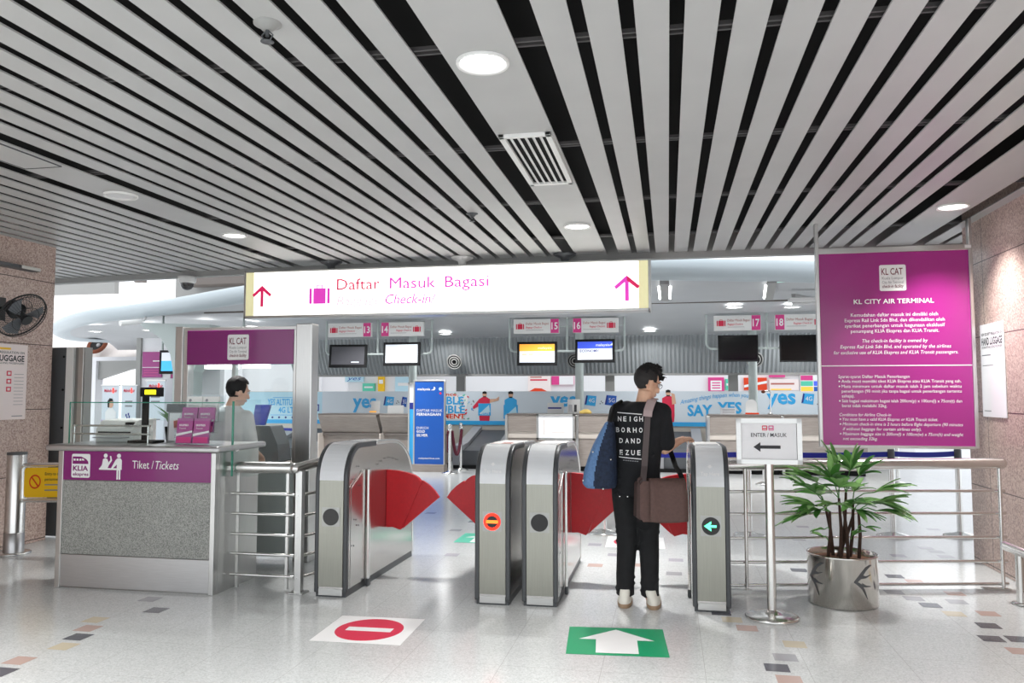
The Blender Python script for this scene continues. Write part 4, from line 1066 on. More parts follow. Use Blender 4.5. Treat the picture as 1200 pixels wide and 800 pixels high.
desk(-1.72, -.35, 'flat', 'grey-brown check-in desk partly hidden by the standing man')
desk(.76, 2.05, 'flat', 'brown check-in desk with pale strip behind the ENTER sign stand')
desk(2.10, 3.55, 'flat', 'brown check-in desk with pale strip behind the magenta board')

def conveyor(x0, x1, label):
    t = thing('baggage_conveyor', label, 'conveyor', ((x0+x1)/2, 16, 0), 'baggage conveyors between the desks')
    MB().prism([(x0, 15.7, .06), (x0, 15.7, .46), (x0, 16.2, .50), (x0, 17.45, .78), (x0, 17.45, .06)], (.20, 0, 0), 'grey_plastic').build('side_frame', t, .01)
    MB().prism([(x1-.20, 15.7, .06), (x1-.20, 15.7, .46), (x1-.20, 16.2, .50), (x1-.20, 17.45, .78), (x1-.20, 17.45, .06)], (.20, 0, 0), 'grey_plastic').build('side_frame', t, .01)
    MB().prism([(x0+.20, 15.75, .06), (x0+.20, 15.75, .36), (x0+.2, 16.2, .42), (x0+.2, 17.45, .70), (x0+.2, 17.45, .06)], (x1-x0-.40, 0, 0), 'dark_metal').build('belt', t)
    MB().box((x0+.02, 15.68, 0), (x1-.02, 17.4, .07), 'black_plastic').build('plinth', t)
conveyor(-4.30, -3.25, 'grey baggage conveyor with black belt right of the blue standing board')
conveyor(-.30, .66, 'grey baggage conveyor behind the green arrow gate and the standing man')
conveyor(-8.55, -7.2, 'grey baggage conveyor seen through the ticket booth window')

# things standing on the desks
def on_desk(name, label, cat, x0, x1, z1, m_, y=15.75, detail=None, z0=1.116):
    t = thing(name, label, cat, ((x0+x1)/2, y, z0))
    m = MB(); m.rect(Frame((0, y, 0), (1, 0, 0), (0, .1, 1)), x0, z0, x1-x0, z1-z0, 0, m_, .03); m.build('board', t, .004)
    if detail: m = MB(); detail(m, Frame((x0, y, z0), (1, 0, 0), (0, .1, 1)), x1-x0, z1-z0); m.build('print', t)
def d_lines(m, F, w, h):
    for k in range(4): m.rect(F, w*.1, h*(.2+.17*k), w*.8, .008, .036+.0*k, 'grey_print')
on_desk('card_stand', 'white card holder with orange foot on the left check-in desks', 'card holder', -6.11, -5.92, 1.36, 'white_plastic', z0=1.101, detail=lambda m, F, w, h: m.rect(F, .02, .015, w-.04, .03, .046, 'scr_orange'))
on_desk('paper_tray', 'wide white paper box on the desk left of the blue standing board', 'paper box', -5.74, -5.40, 1.27, 'white_plastic', z0=1.101)
on_desk('paper_stack', 'tall stack of white paper trays touching the blue standing board', 'paper tray', -5.22, -4.98, 1.36, 'paper', 15.6, d_lines, z0=1.101)
on_desk('counter_sign', 'small white desk sign with a blue line behind the silver framed board', 'sign', -2.38, -2.05, 1.33, 'white_plastic', detail=lambda m, F, w, h: m.rect(F, .03, h*.42, w-.06, .03, .032, 'navy_print'))
on_desk('leaflet_holder', 'white leaflet holder right of the small blue lined desk sign', 'leaflet holder', -1.97, -1.72, 1.40, 'white_plastic', 15.7, lambda m, F, w, h: (m.rect(F, .04, .03, .07, h*.5, .036, 'grey_plastic'), m.rect(F, .15, .03, .05, h*.5, .036, 'dark_print')))
on_desk('paper_tray', 'flat white paper box on the desk left of the ENTER sign', 'paper box', .98, 1.27, 1.24, 'paper', detail=d_lines)
t = thing('round_board', 'white round-topped board on the desk above the ENTER sign', 'board', (1.55, 15.75, 1.116))
F = Frame((1.44, 15.75, 1.116), (1, 0, 0), (0, .08, 1)); pts = [(0, .0), (.21, 0), (.21, .18)]+[(.105+.105*math.cos(k*PI/8), .18+.105*math.sin(k*PI/8)) for k in range(1, 8)]+[(0, .18)]
MB().poly(F, pts, 0, 'white_plastic', .03).build('panel', t); MB().rect(F, -.01, 0, .25, .03, .031, 'orange_red', .004).build('foot', t)
t = thing('yellow_cloth', 'crumpled pale yellow cloth lying on the centre check-in desk', 'cloth', (-1.60, 15.75, 1.116))
m = MB(); m.ell((-1.60, 15.78, 1.150), (.10, .09, .055), 'cloth_yellow'); m.ell((-1.66, 15.75, 1.140), (.07, .06, .04), 'cloth_yellow'); m.ell((-1.54, 15.76, 1.137), (.06, .07, .035), 'cloth_yellow')
fused(m, 'folds', t, .012, 3)
t = thing('framed_board', 'silver framed white board standing in front of the centre check-in desk', 'board', (-2.15, 15.3, 0))
F = Frame((-2.50, 15.25, .62)); w, h = .74, .50
m = MB()
for a in ((0, 0, w, .04), (0, h-.04, w, .04), (0, 0, .04, h), (w-.04, 0, .04, h)): m.rect(F, *a, 0, 'steel_h', .03)
m.build('frame', t, .005)
m = MB(); m.rect(F, .03, .03, w-.06, h-.06, 0, 'paper', .015); m.build('sheet', t)
m = MB(); m.rect(F, .13, .1, .03, .28, .016, 'wall_cream'); m.rect(F, .3, .14, .25, .02, .016, 'wall_cream'); m.build('print', t)
MB().cyl((-2.13, 15.27, .03), (-2.13, 15.27, .63), .03, 'tube_steel', 16).build('pole', t); MB().lathe((-2.13, 15.27, 0), [(.001, 0), (.16, 0), (.16, .015), (.05, .04)], 'tube_steel', 24).build('base', t)
t = thing('desk_lamp_arm', 'thin curved metal arm standing on the desk above the ENTER sign', 'lamp', (1.8, 15.8, 1.116))
m = MB(); m.tube([(1.90, 15.85, 1.116), (1.92, 15.85, 1.5), (1.90, 15.85, 1.56), (1.78, 15.85, 1.56)], .012, 'tube_steel', 8); m.lathe((1.90, 15.85, 1.116), [(.001, 0), (.05, 0), (.05, .02), (.012, .03)], 'tube_steel', 14); m.build('arm', t)
m = MB(); m.ell((1.78, 15.85, 1.545), (.04, .04, .03), 'rust'); m.build('head', t)

# ------------------------------------------------------------------ blue standing boards and rope posts
t = thing('standing_board', 'tall bright blue standing board reading Daftar Masuk Perniagaan', 'standing sign', (-4.59, 15, 0))
X0, X1, Z1 = -4.88, -4.29, 1.745
m = MB(); m.box((X0-.03, 15.0, .12), (X0, 15.06, Z1), 'steel'); m.box((X1, 15.0, .12), (X1+.03, 15.06, Z1), 'steel'); m.box((X0-.03, 15.0, Z1), (X1+.03, 15.06, Z1+.03), 'steel_h'); m.build('frame', t, .004)
MB().box((X0, 15.01, .14), (X1, 15.05, Z1), 'blue_board').build('panel', t)
MB().box((X0-.03, 14.92, 0), (X1+.03, 15.18, .14), 'desk_laminate').build('base', t, .006)
F = Frame((X0, 15.01, 0)); m = MB(); c = 'white_print'
m.text(F, 'malaysia', .05, 1.575, .045, c, .003, width=.26, bold=.02, shear=.15); m.poly(F, [(.32, 1.575), (.40, 1.575), (.42, 1.61), (.40, 1.645), (.38, 1.64), (.385, 1.61), (.36, 1.59)], .003, c)
m.disc(F, .52, 1.60, .035, .003, 'banner_light'); m.disc(F, .52, 1.515, .022, .003, 'red_print')
m.text(F, 'DAFTAR MASUK', .04, 1.155, .05, c, .003, width=.52); m.text(F, 'PERNIAGAAN', .04, 1.08, .052, c, .003, width=.49, bold=.025)
m.text(F, 'ENRICH', .04, .82, .045, c, .003, width=.24); m.text(F, 'GOLD', .04, .75, .048, c, .003, width=.17, bold=.025); m.text(F, 'SILVER', .04, .675, .048, c, .003, width=.23, bold=.025)
m.text(F, 'malaysiaairlines.com', .08, .24, .03, c, .003, width=.43, bold=.015); m.build('lettering', t)
t = thing('standing_board', 'narrow cyan standing board half hidden behind the bright blue one', 'standing sign', (-4.88, 15.22, 0))
MB().box((-5.05, 15.2, .0), (-4.55, 15.24, 1.20), 'cyan_board').build('panel', t); MB().box((-5.05, 15.2, 1.20), (-4.55, 15.24, 1.33), 'navy_print').build('stripe', t); MB().box((-5.05, 15.2, 1.33), (-4.55, 15.24, 1.70), 'white_print').build('head_panel', t)
m = MB(); m.box((-5.08, 15.19, 0), (-5.05, 15.25, 1.73), 'steel'); m.box((-5.08, 15.19, 1.70), (-4.55, 15.25, 1.73), 'steel_h'); m.build('frame', t)
for x, y, l in ((-4.063, 14.64, 'nearer chrome rope post with maroon rope right of the blue standing board'), (-4.03, 15.32, 'farther chrome rope post with maroon rope by the grey conveyor')):
    t = thing('rope_post', l, 'stanchion', (x, y, 0), 'rope posts by the blue standing board')
    MB().lathe((x, y, 0), [(.001, 0), (.15, 0), (.15, .02), (.05, .045), (.028, .06)], 'tube_steel', 28).build('base', t)
    MB().cyl((x, y, .05), (x, y, .84), .028, 'tube_steel', 18).build('pole', t)
    m = MB(); m.lathe((x, y, 0), [(.03, .80), (.04, .82), (.04, .85), (.02, .87), (.035, .89), (.035, .92), (.001, .94)], 'tube_steel', 18); m.build('finial', t)
def rope(a, b, sag, label):
    a, b = V(a), V(b); p = [a.lerp(b, i/14)+V((0, 0, -sag*4*(i/14)*(1-i/14))) for i in range(15)]
    m = MB(); m.tube(p, .03, 'rope_maroon', 10); o = m.build('velvet_rope'); tag(o, label, 'rope')
rope((-4.03, 14.68, .80), (-4.00, 15.28, .80), .46, 'maroon velvet rope sagging between the two chrome rope posts')
rope((-4.09, 14.62, .80), (-4.25, 15.22, .80), .40, 'maroon velvet rope vanishing behind the blue standing board')

# ------------------------------------------------------------------ number signs, monitors, pipe frames
def pipe_frame(xa, xb, xm, zt, zb, y, label):
    t = thing('pipe_frame', label, 'hanging frame', ((xa+xb)/2, y, zt), 'hanging pipe frames')
    m = MB(); r = .08
    path = [(xa, y, zt), (xa, y, zb+r), (xa+r*.3, y, zb+r*.3), (xa+r, y, zb)]+[(xb-r, y, zb), (xb-r*.3, y, zb+r*.3), (xb, y, zb+r), (xb, y, zt)]
    m.tube(path, .022, 'pole_paint', 10); m.build('outer_pipe', t)
    if xm: m = MB(); m.cyl((xm, y, zb), (xm, y, zt), .022, 'pole_paint', 10); m.build('middle_pipe', t)
    m = MB(); m.cyl((xa, y, zb+.47), (xb, y, zb+.47), .008, 'pole_paint', 8); m.build('tie_rod', t)
pipe_frame(-6.745, -4.54, -5.655, soffit_z(15)+.02, 2.29, 15, 'white pipe frame hanging over the left desks, carrying 13 and 14')
pipe_frame(-2.98, -.79, -1.87, soffit_z(15)+.02, 2.315, 15, 'white pipe frame hanging over the centre desks, carrying 15 and 16')
pipe_frame(.70, 2.95, 1.77, soffit_z(15)+.02, 2.33, 15, 'white pipe frame hanging over the right desks, carrying 17 and 18')
pipe_frame(-9.73, -8.0, None, soffit_z(14)+.06, 2.29, 14, 'white pipe frame hanging left of the ticket booth')
def number_sign(x0, x1, z0, z1, y, num, right, label):
    t = thing('number_sign', label, 'sign', ((x0+x1)/2, y, z0), 'check-in number signs')
    MB().box((x0, y-.05, z0), (x1, y+.04, z1), 'white_plastic').build('box', t, .006)
    F = Frame((x0, y-.05, z0)); w, h = x1-x0, z1-z0; nw = .155
    a = w-nw-.005 if right else .005
    m = MB(); m.rect(F, a, .004, nw, h-.008, .002, 'pink_icon')
    if num: m.text(F, num, a+nw/2, h*.27, h*.46, 'white_print', .004, 'c', width=nw*.78, bold=.02)
    m.build('number', t)
    m = MB(); sa = .05 if right else w-.21
    suitcase(m, F, sa, h*.30, .155, h*.44, 'red_print', .003)
    ta = .24 if right else nw+.04
    m.text(F, 'Daftar Masuk Bagasi', ta, h*.60, h*.16, 'lip', .003, width=w-nw-.28)
    m.text(F, 'Baggage Check-in', ta+(0 if right else .12), h*.36, h*.13, 'red_print', .003, width=(w-nw-.28)*.7, shear=.2); m.rect(F, ta, h*.22, (w-nw-.3)*.8, .006, .003, 'grey_print')
    m.build('lettering', t)
pos = [(-6.67, -5.76, '13', True), (-5.55, -4.68, '14', False), (-2.885, -2.01, '15', True), (-1.747, -.897, '16', False), (.833, 1.655, '17', True), (1.90, 2.78, '18', False)]
for x0, x1, n_, r in pos: number_sign(x0, x1, 2.635+(.015 if x0 > -4 else 0), 2.91+(.015 if x0 > -4 else 0), 14.94, n_, r, f'hanging white baggage check-in sign numbered {n_} in pink')
number_sign(-9.68, -8.85, 2.53, 2.79, 13.94, '12', True, 'white sign with red suitcase hanging left of the ticket booth post')
def monitor(cx, cz, y, w, h, rz, rx, kind, label):
    t = thing('monitor', label, 'monitor', (cx, y, cz), 'hanging flight monitors')
    r = V((math.cos(rz), math.sin(rz), 0)); n_ = V((math.sin(rz), -math.cos(rz), 0)); u = V((0, 0, 1))*math.cos(rx)-n_*(-math.sin(rx)); u = (V((0, 0, 1))*math.cos(rx)+n_*math.sin(rx))
    F = Frame((cx, y-.12, cz), r, u)
    m = MB(); m.rect(F, -w/2, -h/2, w, h, -.05, 'black_plastic', .05); m.build('case', t, .008)
    m = MB(); e = .045; F = Frame(F(0, 0, .001), F.r, F.u)
    sx, sz = w-2*e, h-2*e-.012
    if kind == 'white': m.rect(F, -w/2+e, -h/2+e+.012, sx, sz, 0, 'scr_white')
    elif kind == 'grey': m.rect(F, -w/2+e, -h/2+e+.012, sx, sz, 0, 'scr_grey'); m.rect(F, .07, -h/2+e+.05, .16, .02, .002, 'scr_white')
    elif kind == 'orange':
        m.rect(F, -w/2+e, -h/2+e+.012, sx, sz*.62, 0, 'scr_white'); m.rect(F, -w/2+e, -h/2+e+.012+sz*.62, sx, sz*.38, 0, 'scr_orange')
        m.text(F, 'malaysia', .02, .09, .04, 'scr_white', .002, width=.26); [m.rect(F, a, -.02, .09, .014, .002, 'scr_orange') for a in (-.28, -.16, .02)]
    elif kind == 'blue':
        m.rect(F, -w/2+e, -h/2+e+.012, sx, sz*.62, 0, 'scr_white'); m.rect(F, -w/2+e, -h/2+e+.012+sz*.62, sx, sz*.38, 0, 'scr_blue')
        m.text(F, 'malaysia', .02, .09, .045, 'scr_white', .002, width=.26, bold=.02); m.poly(F, [(.27, .10), (.33, .10), (.33, .15), (.31, .13)], .002, 'scr_white'); m.text(F, 'ECONOMY', -.28, -.02, .045, 'navy_print', .002, width=.36, bold=.01)
    elif kind == 'cyan': m.rect(F, -w/2+e, -h/2+e+.012, sx, sz*.55, 0, 'scr_cyan'); m.rect(F, -w/2+e, -h/2+e+.012+sz*.55, sx, sz*.45, 0, 'scr_white')
    else: m.rect(F, -w/2+e*.4, -h/2+e*.6, w-.8*e, h-e, 0, 'screen_black')
    m.build('screen', t)
    m = MB(); m.cyl((cx, y, cz), (cx, y-.09, cz), .05, 'black_plastic', 12); m.build('mount', t)
monitor(-6.235, 2.255, 15, .76, .46, .10, -.12, 'grey', 'hanging monitor with a grey static screen under sign 13')
monitor(-5.12, 2.285, 15, .76, .46, -.05, -.02, 'white', 'hanging monitor with a blank white screen under sign 14')
monitor(-2.43, 2.265, 15, .76, .45, .05, -.05, 'orange', 'hanging monitor with orange topped white screen under sign 15')
monitor(-1.335, 2.305, 15, .74, .44, -.04, -.02, 'blue', 'hanging monitor with blue topped ECONOMY screen under sign 16')
monitor(1.25, 2.325, 15, .70, .48, 0, -.02, 'off', 'black switched off monitor hanging under sign 17')
monitor(2.33, 2.315, 15, .72, .48, 0, -.02, 'off', 'black switched off monitor under sign 18 beside the magenta board')
monitor(-9.32, 2.12, 14, .78, .46, 0, -.02, 'cyan', 'hanging monitor with blue and white screen left of the ticket booth')

# round air outlets on the ribbed bulkhead
for x, l in ((-4.62, 'round grey air outlet on the ribbed bulkhead right of the blank white monitor'), (-1.95, 'round grey air outlet on the ribbed bulkhead between monitors 15 and 16'), (1.75, 'round grey air outlet on the ribbed bulkhead between the black monitors')):
    t = thing('air_outlet', l, 'vent', (x, 17, 2.25), 'round outlets on the bulkhead')
    F = Frame((x, 17.02, 2.22), (1, 0, 0), (0, -.35, 1)); m = MB()
    for r in (.06, .11, .16): m.tube(circ(F, r, .05, 24), .014, 'fascia_grey', 8)
    m.build('ring', t); m = MB(); m.disc(F, 0, 0, .16, .0, 'black_plastic', .03); m.build('throat', t)

# soffit lights
for x, y, l in ((-12.36, 15.4, 'soffit downlight at the far left tip of the canopy'), (-11.0, 15.35, 'soffit downlight above the purple notice boards'), (-9.5, 15.1, 'soffit downlight above the ticket booth left post'), (-8.45, 15.1, 'soffit downlight above the KL CAT booth header'), (-4.9, 14.2, 'soffit downlight above sign 14'), (-5.75, 14.2, 'soffit downlight above sign 13'), (-2.2, 14.15, 'soffit downlight above sign 15'), (-1.15, 14.1, 'soffit downlight above sign 16'), (1.12, 14.0, 'soffit downlight above sign 17'), (2.08, 14.1, 'soffit downlight above sign 18'), (-4.65, 16.35, 'soffit downlight at the ribbed bulkhead right of sign 14'), (-.35, 16.35, 'soffit downlight at the ribbed bulkhead right of sign 16'), (2.35, 16.35, 'soffit downlight at the ribbed bulkhead below sign 18')):
    z = soffit_z(y)-.03
    downlight(x, y, .15, True, l, z, 'canopy soffit downlights'); lamp('lamp_soffit', x, y, z-.05, .22, (17 if y > 16 else 20) if x > -8 else 16, spread=160 if y > 16 else 120)
for x, y0, l in ((-.03, 10.5, 'double strip of small bead lights in the soffit right of the lightbox sign'), (1.34, 10.7, 'slanted strip of small bead lights in the soffit near the magenta board')):
    t = thing('strip_light', l, 'strip light', (x, y0, soffit_z(y0)), 'bead light strips')
    m = MB(); x1 = x+(.22 if x > 1 else 0)
    m.prism([(x-.06, y0, soffit_z(y0)-.09), (x+.06, y0, soffit_z(y0)-.09), (x1+.06, y0+2.2, soffit_z(y0+2.2)-.09), (x1-.06, y0+2.2, soffit_z(y0+2.2)-.09)], (0, 0, .06), 'fascia_grey'); m.build('channel', t)
    m = MB()
    for k in range(9):
        s = k/8; yy = y0+.3+1.5*s
        for q in ((-1, 1) if x < 1 else (-1,)): m.ell((x+(x1-x)*(yy-y0)/2.2+q*.075, yy, soffit_z(y0)-.09+(soffit_z(y0+2.2)-soffit_z(y0))*(yy-y0)/2.2), .018, 'lamp_on', nu=8, nv=6)
    m.build('beads', t)
t = thing('tube_fixture', 'long pale tube fitting under the soffit beside the magenta board', 'ceiling light', (2.4, 13.8, 3.0))
m = MB(); m.box((1.78, 12.3, 2.865), (3.4, 12.47, 2.925), 'white_plastic'); m.build('housing', t, .008); MB().cyl((1.83, 12.38, 2.845), (3.35, 12.38, 2.845), .022, 'lamp_off', 12).build('tube', t)
t = thing('tube_fixture', 'thin greenish glowing slot in the soffit left of the magenta board', 'ceiling light', (1.9, 11.6, 3.2))
mat('slot_green', (.75, .95, .88), .4, emit=.8); m = MB(); m.prism([(1.40, 10.85, 2.985), (2.1, 10.95, 2.985), (1.40, 11.02, 2.985)], (0, 0, .03), 'slot_green'); m.build('slot', t)
t = thing('bullet_camera', 'small white bullet camera under the canopy rim at left', 'security camera', (-9.8, 13.2, 2.9))
m = MB(); m.tube([(-9.72, 13.3, 2.86), (-9.89, 12.95, 2.80)], .05, 'white_plastic', 14); m.build('body', t); m = MB(); m.tube([(-9.69, 13.4, 2.95), (-9.69, 13.35, 2.88), (-9.73, 13.28, 2.86)], .02, 'white_plastic', 8); m.build('bracket', t)
# ------------------------------------------------------------------ advertising banner along the back wall
t = thing('advertising_banner', 'long pale blue advertising banner with yes lettering along the back wall', 'banner', (-2.5, 17.49, .82))
m = MB(); m.box((-8.6, 17.484, .90), (-7.95, 17.497, 1.55), 'banner_light'); m.box((-7.95, 17.484, .82), (3.9, 17.497, 1.56), 'banner_ground'); m.box((-10.0, 17.484, .82), (-8.6, 17.497, 1.55), 'banner_light'); m.build('sheet', t)
m = MB(); m.box((-10.0, 17.478, .81), (3.9, 17.486, .90), 'cyan_board'); m.build('stripe', t)
F = Frame((0, 17.482, 0)); m = MB(); c = 'cyan_board'
for x, z in ((-7.19, 1.19), (-2.56, 1.24), (2.03, 1.30)): m.text(F, 'yes', x, z, .30, c, .003, width=.58, bold=.03)
m.text(F, 'SAY', .40, 1.04, .22, c, .003, width=.52, bold=.035); m.text(F, 'YES', 1.02, 1.10, .22, c, .003, width=.50, bold=.035)
s = 'Amazing things happen when you'
vs, fs = text_geo(s, .25, 0.); xm = max(v[0] for v in vs); k = 1.42/xm
m.add([F(.25+v[0]*k, 1.27+v[1]*.15/CAP*.62+.17*math.sin(PI*min(v[0]/xm, 1)*.62+.05), .003) for v in vs], fs, c)
for x, z, a in ((-6.44, 1.21, 'cyan_board'), (-6.02, 1.2, 'blue_board'), (-1.8, 1.235, 'cyan_board'), (-1.36, 1.24, 'blue_board'), (2.72, 1.28, 'cyan_board'), (3.2, 1.28, 'blue_board')):
    w = .26 if x != -6.02 else .15
    m.poly(F, [(x, z+.03), (x+w*.9, z), (x+w, z+.22), (x+.04, z+.24)], .003, a); m.poly(F, [(x, z+.03), (x+.04, z+.24), (x+.07, z+.22), (x+.04, z+.05)], .004, 'navy_print'); m.text(F, '4G' if a == 'cyan_board' else '5G', x+w*.34, z+.08, .09, 'white_print', .005, width=w*.5)
for x in (-6.12, -1.46, 3.04):
    for dx, dz in ((0, 1.29), (.05, 1.31), (.025, 1.34)): m.disc(F, x+dx, dz, .012, .003, 'dark_print', n=8)
m.text(F, 'YES ALTITUDE', -9.33, 1.24, .14, c, .003, width=.78, bold=.02); m.text(F, '4G LTE', -9.05, 1.06, .13, c, .003, width=.46, bold=.02); m.rect(F, -9.25, 1.0, .6, .012, .003, c); m.rect(F, -9.2, 1.41, .55, .012, .003, c)
for k_ in range(4): m.disc(F, -9.2+.17*k_, .95, .025, .003, 'navy_print')
m.build('lettering', t)
m = MB()
rb = random.Random(3)
m.text(F, 'DOUBLE', -5.55, 1.27, .165, c, .006, width=1.02, bold=.03); m.text(F, 'DOUBLE', -5.5, 1.07, .165, c, .006, width=1.0, bold=.03); m.text(F, 'EXCITEMENT', -5.65, .95, .10, 'orange_red', .006, width=1.15, bold=.03); m.text(F, 'experience', -5.5, 1.46, .07, 'orange_red', .006, width=.8, bold=.02)
m.poly(F, [(-5.7, .93), (-4.55, .93), (-4.5, 1.05), (-4.42, 1.47), (-5.7, 1.5)], .0035, 'white_print')
for k_ in range(46):
    x, z = rb.uniform(-4.85, -4.3), rb.uniform(.93, 1.53)
    if x+ (z-.93)*.2 < -4.62: continue
    a = rb.uniform(0, 3); q = rb.uniform(.015, .045); m.poly(F, [(x+q*math.cos(a+i*PI/2)*(1 if i % 2 else .5), z+q*math.sin(a+i*PI/2)*(1 if i % 2 else .5)) for i in range(4)], .0045+.0001*k_, rb.choice(['red_print', 'cyan_board', 'mint_print', 'navy_print', 'grey_print', 'banner_light']))
m.build('burst_print', t)
def flat_man(x, z0, z1, top, low, pose, card=None):
    """a printed man on the banner, built as flat print"""
    h = z1-z0; s = h
    m.disc(F, x, z1-.085*s, .075*s, .0035, 'skin', ry=.10*s); m.poly(F, [(x-.078*s, z1-.07*s), (x+.078*s, z1-.07*s), (x+.07*s, z1), (x, z1+.025*s), (x-.07*s, z1)], .0042, 'hair')
    m.poly(F, [(x-.06*s, z1-.15*s), (x+.06*s, z1-.15*s), (x+.045*s, z1-.19*s), (x-.045*s, z1-.19*s)], .0040, 'hair_short')
    m.poly(F, [(x-.05*s, z1-.17*s), (x+.05*s, z1-.17*s), (x+.19*s, z1-.25*s), (x+.19*s, z0+.2*s), (x+.17*s, z0), (x-.17*s, z0), (x-.19*s, z0+.2*s), (x-.19*s, z1-.25*s)], .0038, top)
    if pose == 'phone': m.poly(F, [(x+.12*s, z1-.45*s), (x+.24*s, z1-.42*s), (x+.20*s, z1-.12*s), (x+.09*s, z1-.08*s), (x+.10*s, z1-.14*s)], .0046, 'skin')
    if pose == 'wide':
        m.poly(F, [(x-.19*s, z1-.25*s), (x-.42*s, z1-.52*s), (x-.40*s, z1-.60*s), (x-.17*s, z1-.48*s)], .0044, top); m.poly(F, [(x+.19*s, z1-.25*s), (x+.40*s, z1-.24*s), (x+.52*s, z1-.16*s), (x+.5*s, z1-.30*s), (x+.19*s, z1-.38*s)], .0044, 'skin')
    if card: m.rect(F, x-.22*s, z0+.18*s, .44*s, .42*s, .0050, card); m.poly(F, [(x-.18*s, z0+.25*s), (x+.16*s, z0+.55*s), (x+.2*s, z0+.3*s)], .0055, 'banner_light'); m.text(F, '4G LTE', x, z0+.22*s, .07*s, 'white_print', .006, 'c', width=.34*s, bold=.02)
m = MB()
flat_man(.0, .90, 1.58, 'red_print', 'red_print', 'phone'); m.build('figure_print', t); m = MB(); flat_man(-4.05, .90, 1.55, 'red_print', 'red_print', 'wide', 'cyan_board'); m.build('figure_print', t); m = MB(); flat_man(-3.45, .82, 1.55, 'cyan_board', 'cyan_board', '', 'cyan_board'); m.build('figure_print', t); m = MB(); flat_man(-8.12, .90, 1.52, 'banner_light', 'banner_light', '')
m.rect(F, -8.22, 1.10, .2, .16, .006, 'navy_print'); m.rect(F, -8.19, 1.13, .14, .10, .0065, 'banner_light')
m.build('figure_print', t)

# ------------------------------------------------------------------ shop signs beyond the back wall
def shop_sign(x0, x1, z0, z1, c, label, extra=None):
    t = thing('shop_sign', label, 'sign', ((x0+x1)/2, 21.45, z0))
    MB().box((x0, 21.42, z0), (x1, 21.5, z1), c).build('panel', t)
    m = MB(); F = Frame((x0, 21.42, z0)); w, h = x1-x0, z1-z0
    if extra: extra(m, F, w, h)
    else: m.rect(F, w*.15, h*.4, w*.7, h*.2, .003, 'white_print')
    m.build('print', t)
shop_sign(1.03, 1.43, 1.52, 1.93, 'pink_icon', 'pink shop sign with white lettering left of the right pole', lambda m, F, w, h: (m.rect(F, w*.15, h*.18, w*.7, h*.62, .003, 'white_print'), [m.rect(F, w*.24, h*(.30+.16*q), w*.52, h*.07, .005, 'pink_icon') for q in range(3)]))
shop_sign(1.47, 1.62, 1.60, 1.89, 'mint_print', 'narrow mint shop sign right of the pink one')
shop_sign(1.93, 2.50, 1.60, 1.92, 'orange_red', 'red and white striped shop sign behind the right pole', lambda m, F, w, h: (m.poly(F, [(0, h*.2), (w, h*.55), (w, h*.75), (0, h*.4)], .003, 'white_print'),))
shop_sign(2.56, 2.95, 1.93, 2.15, 'pink_icon', 'high pink shop sign right of the right pole')
shop_sign(2.56, 3.28, 1.60, 1.88, 'paper_pink', 'pale pink shop sign left of the colourful tiles', lambda m, F, w, h: (m.rect(F, w*.05, h*.5, w*.8, h*.15, .003, 'lip'), m.rect(F, w*.05, 0, w*.7, h*.12, .003, 'scr_orange')))
def tiles(m, F, w, h):
    for i, c in enumerate(('scr_orange', 'blue_board', 'mint_print', 'scr_blue', 'pink_icon', 'white_print')): m.rect(F, (i % 2)*w*.5+.01, (i//2)*h/3+.01, w*.5-.02, h/3-.02, .003, c)
shop_sign(3.32, 3.95, 1.55, 1.98, 'white_print', 'patchwork sign of orange and blue tiles beside the magenta board', tiles)
shop_sign(2.95, 3.95, 2.0, 2.18, 'rust', 'brown roofed strip above the colourful tile sign')
shop_sign(-8.06, -7.88, 1.56, 2.13, 'yellow', 'narrow yellow shop sign left of the left pole')
shop_sign(-8.52, -8.16, 1.58, 1.80, 'mint_print', 'small lime green shop sign under the blue scribble')
shop_sign(-9.05, -8.50, 1.84, 2.04, 'banner_light', 'pale sign with a blue scribble in the hall window', lambda m, F, w, h: m.text(F, 'yes', .05, h*.25, h*.55, 'blue_board', .003, width=w*.8, shear=.3))
shop_sign(-7.55, -7.0, 1.56, 1.98, 'banner_light', 'pale blue shop panel right of the narrow yellow sign')
def script(m, F, w, h):
    m.rect(F, w*.1, h*.62, w*.75, h*.08, .003, 'red_print'); m.rect(F, w*.1, h*.78, w*.5, h*.06, .003, 'lip'); m.poly(F, [(0, 0), (w*.9, 0), (w*.6, h*.2), (w*.3, h*.22)], .003, 'orange_red')
shop_sign(-3.75, -3.12, 1.55, 2.05, 'paper_pink', 'pale shop sign with red print and red swoosh above the centre desk', script)
shop_sign(-3.1, -2.5, 1.75, 1.98, 'pink_icon', 'small pink shop sign above the centre desk', lambda m, F, w, h: m.rect(F, w*.35, 0, w*.65, h, .003, 'wall_white'))

